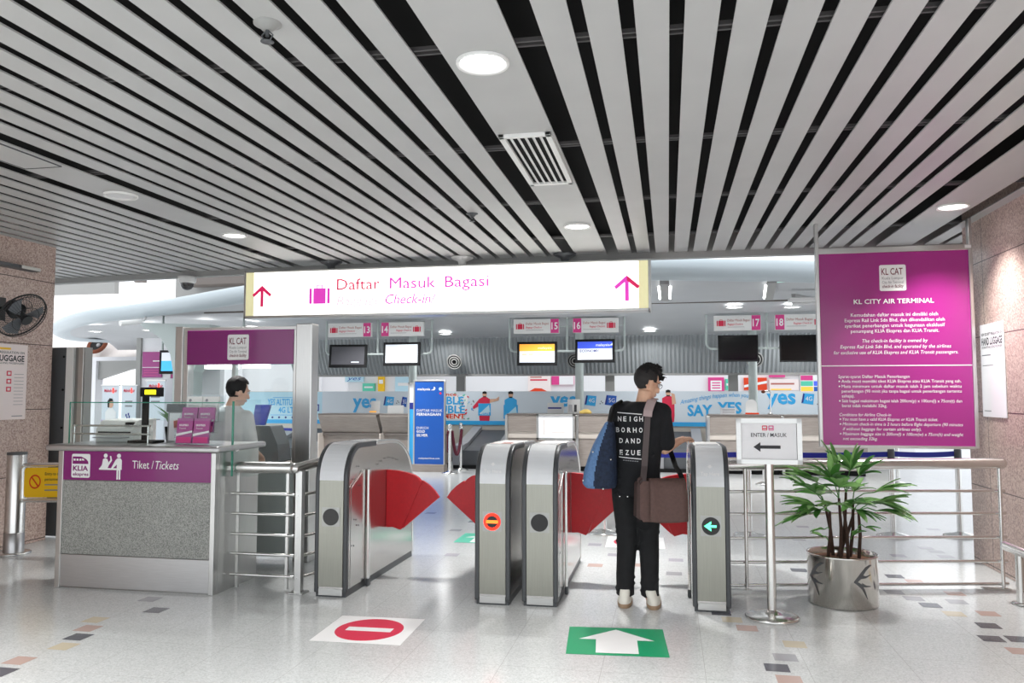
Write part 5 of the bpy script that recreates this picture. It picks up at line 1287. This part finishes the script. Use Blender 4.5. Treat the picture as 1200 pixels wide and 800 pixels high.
# ------------------------------------------------------------------ far left concourse
def roll_up(x0, x1, z1, y, label, kind):
    t = thing('roll_up_banner', label, 'banner stand', ((x0+x1)/2, y, 0), 'roll-up banners in the concourse')
    MB().box((x0, y, .08), (x1, y+.01, z1), 'banner_ground').build('sheet', t); MB().box((x0-.02, y-.08, 0), (x1+.02, y+.1, .08), 'steel_h').build('base', t, .01); MB().box((x0-.02, y-.01, z1), (x1+.02, y+.02, z1+.025), 'steel_h').build('top_bar', t)
    F = Frame((x0, y, 0)); w = x1-x0; m = MB()
    m.text(F, 'Malindo', w*.12, z1-.12, .06, 'red_print', .003, width=w*.48, bold=.02, shear=.15); m.rect(F, w*.62, z1-.14, w*.09, .10, .003, 'led_red'); m.text(F, 'air', w*.74, z1-.12, .06, 'red_print', .003, width=w*.16, bold=.02)
    if kind == 'woman':
        cx = w*.55; m.disc(F, cx, z1-.36, .055, .004, 'skin', ry=.075); m.poly(F, [(cx-.07, z1-.42), (cx-.075, z1-.30), (cx-.03, z1-.24), (cx+.03, z1-.25), (cx+.06, z1-.32), (cx+.04, z1-.30), (cx-.03, z1-.31), (cx-.035, z1-.43)], .005, 'hair')
        m.poly(F, [(cx-.05, z1-.44), (cx+.05, z1-.44), (cx+.12, z1-.52), (cx+.11, z1-.85), (cx-.11, z1-.85), (cx-.12, z1-.52)], .004, 'white_print'); m.poly(F, [(cx-.10, z1-.85), (cx+.10, z1-.85), (cx+.07, z1-1.4), (cx-.07, z1-1.4)], .004, 'maroon_print')
        m.rect(F, 0, .08, w, z1*.55, .002, 'banner_lilac')
    else:
        for k_ in range(2): m.rect(F, w*.25, z1-.32-.09*k_, w*.5, .03, .003, 'grey_print')
        if kind == 'marks':
            for k_ in range(2):
                for dx, dz in ((0, 0), (.05, .02), (.02, -.05), (.07, -.03)): m.rect(F, w*.3+dx, z1-.60-.38*k_+dz, .03, .05, .003, 'navy_print')
        m.rect(F, w*.2, z1-.75, w*.6, .02, .003, 'grey_print')
    m.build('print', t)
mat('banner_lilac', (.78, .70, .88), .5)
roll_up(-11.04, -10.67, 1.66, 14, 'roll-up banner with a woman in white blouse on lilac ground', 'woman')
roll_up(-10.60, -10.28, 1.66, 14, 'white roll-up banner with small navy marks next to the lilac one', 'marks')
roll_up(-9.98, -9.59, 1.75, 13.9, 'white roll-up banner with red title below the larger purple board', 'plain')
def purple_board(x0, x1, z0, z1, label):
    t = thing('notice_board', label, 'sign', ((x0+x1)/2, 14.19, z0)); MB().box((x0, 14.17, z0), (x1, 14.2, z1), 'magenta').build('panel', t)
    F = Frame((x0, 14.17, z0)); w, h = x1-x0, z1-z0; m = MB(); m.rect(F, 0, h*.38, w, .012, .002, 'white_print'); m.rect(F, w*.55, h*.62, w*.35, .02, .002, 'white_print')
    for k_ in range(3): m.rect(F, w*.08, h*(.08+.09*k_), w*.75, .01, .002, 'pink_icon')
    m.build('print', t)
purple_board(-10.29, -9.86, 1.83, 2.34, 'larger purple notice board on the white concourse wall')
purple_board(-9.66, -9.38, 1.81, 2.03, 'smaller purple notice board left of the ticket booth post')
t = thing('wall_speaker', 'round brown-rimmed speaker in the pale vault at far left', 'speaker', (-16.4, 20.5, 2.95))
F = Frame((-16.4, 20.55, 2.93), (1, 0, 0), (0, .6, 1)); m = MB(); m.tube(circ(F, .26, .03, 28), .06, 'rust', 8); m.build('rim', t); m = MB(); m.disc(F, 0, 0, .25, .0, 'black_plastic', .05); m.ell(F(.08, -.05, .06), .06, 'grey_plastic'); m.build('cone', t)

# ------------------------------------------------------------------ people
def rotz(p, c, a): d = V(p)-V(c); return V(c)+Matrix.Rotation(a, 3, 'Z') @ d
def head_parts(t, body, c, yaw, pitch, skin, style, scale=1.0, roll=0.):
    """head with a face, on the skull centre c; faces +y before turning; returns the matrix"""
    R = Matrix.Rotation(yaw, 3, 'Z') @ Matrix.Rotation(pitch, 3, 'X') @ Matrix.Rotation(roll, 3, 'Y'); c = V(c)
    def P(x, y, z): return c+R @ V((x*scale, y*scale, z*scale))
    E = R.to_euler()
    s = scale
    body.ell(P(0, -.012, .03), (.074*s, .092*s, .085*s), skin, E); body.ell(P(0, .022, -.028), (.062*s, .068*s, .088*s), skin, E); body.ell(P(0, .058, -.085), (.030*s, .024*s, .024*s), skin, E)
    body.capsule(P(0, .088, .012), P(0, .106, -.028), .009*s, .014*s, skin); body.ell(P(0, .098, -.032), (.018*s, .012*s, .010*s), skin, E)
    body.ell(P(0, .074, .030), (.056*s, .018*s, .012*s), skin, E); body.ell(P(0, .080, -.062), (.024*s, .014*s, .010*s), skin, E)
    for q in (-1, 1):
        body.ell(P(q*.072, -.012, -.012), (.010*s, .020*s, .034*s), skin, E); body.ell(P(q*.045, .06, -.03), (.026*s, .022*s, .022*s), skin, E)
    return P, E
def face_details(t, P, E, s=1.0):
    m = MB()
    for q in (-1, 1): m.ell(P(q*.030, .080, .008), .0125*s, 'eye_white', E, 12, 8); m.ell(P(q*.030, .0895, .008), (.006*s, .005*s, .006*s), 'hair', E, 10, 6)
    m.build('eyes', t)
    m = MB()
    for q in (-1, 1): m.tube([P(q*.014, .092, .030), P(q*.030, .091, .035), P(q*.048, .080, .030)], .0035*s, 'hair', 6)
    m.build('eyebrows', t)
    m = MB(); m.tube([P(-.022, .087, -.060), P(-.010, .094, -.057), P(0, .0955, -.059), P(.010, .094, -.057), P(.022, .087, -.060)], [.001, .0035*s, .004*s, .0035*s, .001], 'lip', 8); m.tube([P(-.018, .087, -.064), P(0, .094, -.067), P(.018, .087, -.064)], [.001, .005*s, .001], 'lip', 8); m.build('mouth', t)
def hair_cap(t, P, E, s, style):
    m = MB(); c = P(0, -.014, .034); vs0, fs0 = [], []
    tmp = MB(); tmp.ell((0, 0, 0), 1.0, 'hair', None, 44, 30)
    top = style == 'quiff'
    def shell(rx, ry, rz, off, test, mat_, name, amp, freq):
        b = MB(); keep = {}; vs = []; 
        for i, v in enumerate(tmp.v):
            p = V((v.x*rx, v.y*ry, v.z*rz))+V(off)
            if test(p):
                n_ = noise.noise(V((v.x*freq, v.y*freq*.5, v.z*freq)))*amp
                q = V(off)+V((v.x*(rx+n_), v.y*(ry+n_), v.z*(rz+n_)))
                keep[i] = len(vs); vs.append(P(*q))
        fs = [tuple(keep[k] for k in f) for f in tmp.f if all(k in keep for k in f)]
        b.add(vs, fs, mat_, True); o = b.build(name, t); sd = o.modifiers.new('thick', 'SOLIDIFY'); sd.thickness = .004; sd.offset = -1
        return o
    if top:
        shell(.0775, .097, .090, (0, -.013, .030), lambda p: p.z > -.062+(0 if p.y < -.02 else 1.3*(p.y+.02)) and not (p.y > .035 and p.z < .075) and not (abs(p.x) > .05 and -.035 < p.y < .02 and p.z < .004), 'hair_short', 'cropped_hair', .0008, 14)
        shell(.079, .100, .100, (0, -.004, .040), lambda p: p.z > .072-.25*(p.y) or (p.y < -.05 and p.z > .05), 'hair', 'hair', .007, 9)
        b = MB(); rh = random.Random(5)
        for k in range(110):
            x = rh.uniform(-.055, .055); y = rh.uniform(-.07, .085); z = .040+.098*math.sqrt(max(0.02, 1-(x/.079)**2-((y+.004)/.10)**2))
            l = rh.uniform(.02, .042); b.tube([P(x, y, z-.008), P(x*1.05, y+l*.2, z+.010+ .012*(y > .02)), P(x*1.1+rh.uniform(-.006, .006), y+l*.9, z+.008+.016*(y > .03))], [.006*s, .005*s, .0008], 'hair', 6)
        b.build('hair_tufts', t)
    else:
        shell(.082, .104, .104, (0, -.014, .036), lambda p: p.z > -.066+(0 if p.y < -.01 else 1.5*(p.y+.01)) and not (p.y > .03 and p.z < .080) and not (abs(p.x) > .055 and -.04 < p.y < .03 and p.z < -.015), 'hair', 'hair', .006, 8)
def hand(b, wrist, d, up, side, skin, curl=.5, s=1.0):
    """palm, four fingers and a thumb; d = pointing direction, up = back of the hand, side = thumb side"""
    d, up, side = V(d).normalized(), V(up).normalized(), V(side).normalized(); w = V(wrist)
    b.capsule(w, w+d*.035*s, .026*s, .026*s, skin)
    for q in (-1.5, -.5, .5, 1.5): b.capsule(w+d*.015*s+side*q*.012*s, w+d*.085*s+side*q*.0185*s, .017*s, .0125*s, skin)
    for i, (q, L) in enumerate(((1.5, .068), (.5, .076), (-.5, .070), (-1.5, .056))):
        p = w+d*.085*s+side*q*.0195*s; a = 0; seg = (.45, .31, .26)
        for j, g in enumerate(seg):
            a += curl*(.55, .75, .5)[j]
            e = p+(d*math.cos(a)-up*math.sin(a)+side*q*.03)*L*g*s
            b.capsule(p, e, (.0098-.001*j)*s, (.0090-.001*j)*s, skin, 10); p = e
    p = w+d*.025*s+side*.024*s; e = p+(d*.6+side*.75-up*.15).normalized()*.042*s; b.capsule(p, e, .0135*s, .0105*s, skin)
    e2 = e+(d*.9+side*.2-up*.3).normalized()*.034*s; b.capsule(e, e2, .0105*s, .0085*s, skin)

# --- the traveller at the gate
O = V((-.235, 5.86, 0))
def L(x, y, z): return O+V((x, y, z))
man = thing('person', 'person seen from behind in black printed T-shirt and black jeans at the green arrow gate', 'person', O)
b = MB(); sk = 'skin'
hc = L(.085, .015, 1.585)
P, E = head_parts(man, b, hc, math.radians(-52), math.radians(-18), sk, 'quiff', 1.03)
b.tube([L(.045, .0, 1.38), L(.062, -.005, 1.46), L(.078, .0, 1.53)], [.062, .056, .056], sk, 18)
b.loft([(L(.005, .0, .86), .145, .105), (L(.005, 0, .95), .15, .105), (L(.01, 0, 1.05), .14, .10), (L(.02, 0, 1.2), .155, .105), (L(.03, 0, 1.32), .17, .105), (L(.035, 0, 1.40), .14, .085), (L(.04, 0, 1.44), .07, .065)], sk)
for hx, kx, ax_, yk in ((-.075, -.068, -.082, .02), (.085, .082, .088, .02)):
    b.capsule(L(hx, 0, .87), L(kx, yk, .48), .082, .056, sk); b.capsule(L(kx, yk, .48), L(ax_, .0, .10), .054, .038, sk); b.capsule(L(ax_, .0, .07), L(ax_+(.03 if hx > 0 else 0), .15, .04), .036, .03, sk)
shR, elR, wrR = L(.195, -.005, 1.385), L(.205, .0, 1.115), L(.318, .175, 1.165)
b.capsule(shR, elR, .052, .042, sk); b.capsule(elR, wrR, .042, .027, sk)
dv = (wrR-elR).normalized(); hd = (dv+V((.10, .1, -.06))).normalized(); up = V((0, 0, 1)); up = (up-hd*up.dot(hd)).normalized(); sd = up.cross(hd)
hand(b, wrR, hd, up, sd, sk, .62)
shL, elL, wrL = L(-.135, .0, 1.385), L(-.17, .10, 1.13), L(-.05, .27, 1.12)
b.capsule(shL, elL, .05, .042, sk); b.capsule(elL, wrL, .041, .027, sk); dv = (wrL-elL).normalized(); up = (V((0, 0, 1))-dv*dv.z).normalized(); hand(b, wrL, dv, up, dv.cross(up), sk, .8)
fused(b, 'body', man, .005, 3)
face_details(man, P, E); hair_cap(man, P, E, 1.03, 'quiff')
m = MB()
for q in (-1, 1): m.tube([P(q*.030+.021*math.cos(a*PI/8), .101-.3*abs(q*.030+.021*math.cos(a*PI/8))**1.4, .006+.016*math.sin(a*PI/8)) for a in range(17)], .0018, 'black_plastic', 6); m.tube([P(q*.052, .092, .010), P(q*.070, .055, .012), P(q*.078, -.01, .008)], .0018, 'black_plastic', 6)
m.tube([P(-.010, .101, .009), P(.010, .101, .009)], .0018, 'black_plastic', 6); m.build('glasses', man)
# T-shirt
b = MB(); c = 'shirt_black'
b.loft([(L(.000, -.005, .785), .172, .130), (L(.0, -.005, .86), .172, .132), (L(.004, -.006, .98), .168, .128), (L(.012, -.008, 1.10), .172, .128), (L(.022, -.008, 1.22), .186, .130), (L(.030, -.008, 1.32), .196, .128), (L(.034, -.006, 1.385), .180, .112), (L(.040, -.004, 1.43), .115, .090), (L(.046, -.004, 1.452), .072, .072)], c, 36)
b.capsule(L(.185, -.006, 1.375), L(.212, -.008, 1.165), .070, .070, c); b.capsule(L(.13, -.005, 1.40), L(.19, -.006, 1.375), .06, .07, c); b.capsule(L(-.12, -.005, 1.375), L(-.165, .055, 1.19), .070, .068, c); b.capsule(L(-.06, -.005, 1.40), L(-.12, -.005, 1.375), .06, .07, c)
for k in range(9):
    z = .80+.035*k; x = random.uniform(-.1, .12); b.capsule(L(x-.06, -.118, z), L(x+.06, -.122, z+random.uniform(-.03, .05)), .006, .006, c)
shirt = fused(b, 'shirt', man, .009, 3)
# printing on its back, laid on the cloth
sm = shirt.data; tree = BVHTree.FromPolygons([v.co+man.location for v in sm.vertices], [tuple(p.vertices) for p in sm.polygons])
pm = MB()
def on_back(x, z):
    h = tree.ray_cast(V((x, 4, z)), V((0, 1, 0)))[0]
    return V((x, (h.y if h else 5.75)-.0025, z))
def lay(vs, fs, mm): pm.add([on_back(x, z) for x, z in vs], fs, mm)
def back_text(s, xs, z, h, w):
    for ch, x in zip(s, xs):
        vs, fs = text_geo(ch, 0, .02); x0 = min(v[0] for v in vs); x1 = max(v[0] for v in vs); k = h/CAP; kx = min(k*1.05, w/(x1-x0))
        lay([(O.x+x+(v[0]-(x0+x1)/2)*kx, z+v[1]*k) for v in vs], fs, 'white_print')
for s, xs, z in (('NEIGH', (-.108, -.070, -.032, .006, .045), 1.314), ('BORHO', (-.122, -.083, -.040, .0, .042), 1.236), ('DAND', (-.098, -.055, -.014, .027), 1.160), ('EZUE', (-.098, -.055, -.014, .027), 1.077)): back_text(s, xs, z, .033, .026)
for z, xa, xb in ((1.372, -.125, .05), (1.058, -.115, .045)):
    n_ = 12; lay([(O.x+xa+(xb-xa)*i/n_, z-.012*i/n_+dz) for i in range(n_+1) for dz in (0, .006)], [(2*i, 2*i+2, 2*i+3, 2*i+1) for i in range(n_)], 'white_print')
for k in range(7): lay([(O.x-.085+.016*k+dx, 1.036-.001*k+dz) for dx, dz in ((0, 0), (.012, 0), (.012, .006), (0, .006))], [(0, 1, 2, 3)], 'grey_print')
pm.build('back_print', man)
# jeans
b = MB(); c = 'jeans_black'
b.loft([(L(.004, -.004, .80), .158, .118), (L(.004, -.004, .88), .166, .124), (L(.004, 0, .94), .160, .118)], c, 32)
for q, hx, kx, ax_ in ((-1, -.078, -.070, -.084), (1, .088, .084, .090)):
    b.tube([L(hx, -.004, .88), L(hx*.99, -.004, .78), L(hx*.97, .005, .66), L(kx, .012, .50), L(kx*1.05, .002, .36), L(ax_, -.006, .20), L(ax_, -.006, .105), L(ax_, -.004, .075)], [.098, .098, .088, .074, .070, .064, .064, .066], c, 20)
    for z, w in ((.12, .068), (.155, .068), (.19, .069), (.45, .076), (.52, .079), (.56, .080)):
        th0 = random.uniform(0, 6); pts = [L(ax_ if z < .3 else kx, .0, z)+V((w*math.cos(th0+k*.35), w*math.sin(th0+k*.35), .012*math.sin(k))) for k in range(8)]; b.tube(pts, .006, c, 6)
fused(b, 'jeans', man, .008, 3)
m = MB()
for x in (-.11, -.055, .06): m.cyl(L(x, -.14, .785), L(x, -.12, .785), .004, 'tube_steel', 8)
m.build('rivets', man)
for q, x, tw in ((-1, -.084, .06), (1, .092, -.28)):
    b = MB(); a0 = L(x, -.035, .0); Rz = Matrix.Rotation(tw, 3, 'Z')
    def S(u, v, w): return a0+Rz @ V((u, v, w))
    b.loft([(S(0, .085, .022), .050, .150), (S(0, .085, .045), .050, .150), (S(0, .07, .065), .047, .128), (S(0, .03, .085), .043, .083), (S(0, .012, .110), .042, .058), (S(0, .010, .125), .041, .054)], 'shoe_white', 28, 2.4)
    sh_ = fused(b, 'shoe', man, .005, 2)
    m = MB(); m.loft([(S(0, .085, .001), .050, .153), (S(0, .085, .022), .054, .157), (S(0, .085, .028), .052, .154)], 'sole', 28, 2.4); m.build('sole', sh_)

# tote bag on the left shoulder
t = thing('tote_bag', 'blue denim tote bag with a pale side hanging from the standing man\'s shoulder', 'bag', (-.50, 5.8, .85))
b = MB(); y0, y1 = 5.665, 5.90
sec = [(.84, -.585, -.375, .085), (.87, -.610, -.362, .10), (.95, -.600, -.362, .11), (1.05, -.57, -.365, .11), (1.15, -.53, -.370, .11), (1.25, -.475, -.375, .10), (1.31, -.44, -.385, .09)]
b.loft([(((xa+xb)/2, 5.77, z), (xb-xa)/2, ry_+.02) for z, xa, xb, ry_ in sec], 'denim', 32, 3.2)
body = fused(b, 'body', t, .008, 2)
body.data.materials.append(M['denim_light'])
for p_ in body.data.polygons:                                   # pale outer panel, dark gusset
    c_ = p_.center+body.parent.location; k_ = max([q for q in range(len(sec)-1) if sec[q][0] <= c_.z] or [0]); w_ = (c_.z-sec[k_][0])/(sec[k_+1][0]-sec[k_][0]); xa_ = sec[k_][1]+(sec[k_+1][1]-sec[k_][1])*w_; xb_ = sec[k_][2]+(sec[k_+1][2]-sec[k_][2])*w_; f_ = (c_.x-xa_)/(xb_-xa_)
    if f_ < .40-.12*(1.3-c_.z): p_.material_index = 1
for yy in (5.70, 5.85):
    m = MB(); m.tube([(-.425, yy-.03, 1.18), (-.405, yy, 1.32), (-.378, yy*.5+5.86*.5-.03, 1.425), (-.335, yy*.4+5.86*.6, 1.452), (-.335, 5.90, 1.43)], .014, 'black_plastic', 10); m.build('strap', t)
m = MB()
for x, z in ((-.595, .90), (-.455, .845), (-.525, 1.10), (-.40, 1.05)): m.ell((x, 5.645, z), (.007, .006, .007), 'tube_steel', nu=10, nv=6)
m.build('studs', t)
# messenger bag on the right hip
t = thing('messenger_bag', 'brown messenger bag with a wide flap hanging at the standing man\'s right hip', 'bag', (-.06, 5.66, .66))
ang = math.radians(14); r = V((math.cos(ang), math.sin(ang), 0)); F = Frame((-.205, 5.56, .635), r, (0, 0, 1))
m = MB()
def bagbox(m, pts, o0, o1, c): m.prism([F(a, b_, o0) for a, b_ in pts], F.n*(o1-o0), c)
bagbox(m, [(.01, .03), (.03, .0), (.295, .0), (.32, .03), (.31, .26), (.29, .275), (.03, .275), (.01, .25)], -.11, -.01, 'bag_brown'); m.build('body', t, .02, 3)
m = MB(); bagbox(m, [(-.015, .03), (.012, .01), (.012, .26), (.0, .27), (-.008, .25)], -.115, -.012, 'bag_dark'); m.build('gusset', t, .008, 2)
m = MB(); vs = []
prof = [(-.115, .262), (-.10, .283), (-.06, .291), (-.02, .287), (.006, .265), (.014, .22), (.016, .15), (.016, .08), (.014, .02), (.012, .004)]
for o_, z_ in prof:
    for k in range(9):
        s_ = k/8; wv = .004*math.sin(s_*9+z_*8); vs.append(F(.075+.252*s_+(.012 if k == 8 and z_ < .2 else 0), z_-.01*(1-(2*s_-1)**2)*(z_ < .05), o_+wv))
m.add(vs, [(9*i+k, 9*i+k+1, 9*(i+1)+k+1, 9*(i+1)+k) for i in range(len(prof)-1) for k in range(8)], 'bag_brown', True); o = m.build('flap', t); sd = o.modifiers.new('t', 'SOLIDIFY'); sd.thickness = .007; sd.offset = 1
def ribbon(m, pts, w, c, ref=(1, 0, 0), th=.003):
    vs = []; N = len(pts); pts = [V(p) for p in pts]
    for i, p in enumerate(pts):
        tg = (pts[min(i+1, N-1)]-pts[max(i-1, 0)]).normalized(); s_ = (V(ref)-tg*V(ref).dot(tg)).normalized()*w/2; n_ = tg.cross(s_).normalized()*th
        vs += [p-s_-n_, p+s_-n_, p+s_+n_, p-s_+n_]
    fs = [(4*i+k, 4*i+(k+1) % 4, 4*i+4+(k+1) % 4, 4*i+4+k) for i in range(N-1) for k in range(4)]+[(3, 2, 1, 0), (4*N-4, 4*N-3, 4*N-2, 4*N-1)]
    m.add(vs, fs, c)
zs = [.90, 1.0, 1.12, 1.24, 1.33, 1.39]; pts = []
for i, z in enumerate(zs):
    x = -.178+.038*(z-.9)/.5; h_ = tree.ray_cast(V((x, 4, z)), V((0, 1, 0)))[0]; pts.append(V((x, min((h_.y if h_ else 5.72)-.010, 5.60+.10*(z-.9)/.2 if z < 1.0 else 9), z)))
def over(x, y, dz=.010):
    h_ = tree.ray_cast(V((x, y, 3)), V((0, 0, -1)))[0]; return V((x, y, (h_.z if h_ else 1.4)+dz))
top_ = [over(-.118, 5.80), over(-.108, 5.84), over(-.10, 5.88)]
m = MB(); ribbon(m, [pts[0]-V((0, 0, .03))]+pts+top_, .042, 'strap_grey'); m.build('strap', t)
m = MB(); ribbon(m, [pts[-2]+V((0, -.006, .02)), pts[-1]+V((0, -.007, 0)), top_[0]+V((0, -.004, .006)), top_[1]+V((0, 0, .007)), top_[2]+V((0, .004, .006))], .062, 'strap_pad', th=.005); m.build('shoulder_pad', t)
fr_ = []
for z in (1.36, 1.25, 1.13, 1.03):
    x = -.09+.13*(1.4-z)/.4; h_ = tree.ray_cast(V((x, 8, z)), V((0, -1, 0)))[0]; fr_.append(V((x, (h_.y if h_ else 6.0)+.010, z)))
m = MB(); ribbon(m, [top_[-1]]+fr_+[V((.045, 5.87, .99)), V((.075, 5.77, .95)), V((.095, 5.735, .90))], .036, 'black_plastic', (1, .3, 0)); m.build('front_strap', t)
m = MB(); m.tube([F(.004, .25, -.06), F(.012, .285, -.05), F(.03, .295, -.05)], .012, 'bag_dark', 8); m.build('strap_anchor', t)

# --- the staff member in the ticket booth
O2 = V((-3.77, 6.40, 0))
def L2(x, y, z): return O2+V((x, y, z))
st = thing('person', 'person in white T-shirt with short black hair standing behind the ticket counter', 'person', O2)
b = MB(); sk = 'skin_pale'
P2, E2 = head_parts(st, b, L2(.06, .02, 1.525), math.radians(-35), math.radians(-14), sk, 'short', 1.0)
b.tube([L2(.0, 0, 1.34), L2(.02, .0, 1.41), L2(.05, .01, 1.48)], [.06, .053, .053], sk, 16)
b.loft([(L2(-.01, 0, .82), .14, .10), (L2(-.01, 0, .95), .14, .10), (L2(-.01, 0, 1.15), .15, .10), (L2(-.01, 0, 1.28), .165, .10), (L2(0, 0, 1.36), .13, .08), (L2(0, 0, 1.40), .07, .06)], sk)
for hx in (-.085, .075):
    b.capsule(L2(hx, 0, .82), L2(hx, .01, .46), .08, .055, sk); b.capsule(L2(hx, .01, .46), L2(hx, 0, .09), .053, .038, sk); b.capsule(L2(hx, .0, .06), L2(hx, .13, .035), .034, .028, sk)
for s_, e_, w_ in ((L2(.165, 0, 1.31), L2(.19, .02, 1.06), L2(.17, .17, .98)), (L2(-.185, 0, 1.31), L2(-.22, .05, 1.06), L2(-.14, .18, 1.0))):
    b.capsule(s_, e_, .048, .040, sk); b.capsule(e_, w_, .039, .026, sk); dv = (w_-e_).normalized(); up = (V((0, 0, 1))-dv*dv.z).normalized(); hand(b, w_, dv, up, dv.cross(up)*(-1 if s_.x > O2.x else 1), sk, .6)
fused(b, 'body', st, .006, 3); face_details(st, P2, E2); hair_cap(st, P2, E2, 1.0, 'short')
b = MB(); c = 'shirt_white'
b.loft([(L2(-.01, -.004, .74), .172, .128), (L2(-.012, -.004, .9), .172, .128), (L2(-.014, -.005, 1.08), .172, .126), (L2(-.012, -.005, 1.22), .180, .124), (L2(-.008, -.005, 1.30), .178, .116), (L2(0, -.004, 1.36), .13, .095), (L2(.008, -.003, 1.405), .07, .066)], c, 32)
b.capsule(L2(.155, -.003, 1.30), L2(.185, .012, 1.09), .068, .070, c); b.capsule(L2(-.175, -.003, 1.30), L2(-.208, .02, 1.09), .068, .070, c)
for k in range(10): z = .85+.045*k; x = random.uniform(-.1, .08); b.capsule(L2(x-.05, -.122, z), L2(x+.05, -.122, z+random.uniform(-.05, .06)), .007, .007, c)
fused(b, 'shirt', st, .010, 3)
b = MB(); b.loft([(L2(-.008, 0, .74), .155, .115), (L2(-.008, 0, .86), .158, .116)], 'trousers_grey', 28)
for hx in (-.085, .075): b.tube([L2(hx, 0, .84), L2(hx, 0, .7), L2(hx, .008, .46), L2(hx, -.004, .1)], [.095, .092, .072, .066], 'trousers_grey', 18)
fused(b, 'trousers', st, .010, 3)
for hx in (-.085, .075):
    b = MB(); b.loft([(L2(hx, .05, .003), .048, .14), (L2(hx, .05, .04), .047, .138), (L2(hx, .02, .075), .042, .09), (L2(hx, 0, .10), .04, .055)], 'black_plastic', 24); b.build('shoe', st)

# ------------------------------------------------------------------ daylight, lamps and camera
w = bpy.data.worlds.new('daylight'); bpy.context.scene.world = w; w.use_nodes = True
bg = w.node_tree.nodes['Background']; bg.inputs[0].default_value = (.93, .96, 1, 1); bg.inputs[1].default_value = 1.4
sc = bpy.context.scene
sc.view_settings.view_transform = 'Standard'; sc.view_settings.look = 'None'; sc.view_settings.gamma = 1; sc.view_settings.exposure = 0.26
sc.view_settings.use_curve_mapping = False
cam = bpy.data.cameras.new('camera'); co = bpy.data.objects.new('camera', cam); C.objects.link(co)
cam.sensor_width = 36; cam.lens = 36*933/1200; cam.clip_end = 200; cam.clip_start = .05
th, yaw = math.radians(3.7407), math.radians(11.0741)
co.location = (0, 0, 1.51); co.rotation_euler = (PI/2+th, 0, yaw)
sc.camera = co
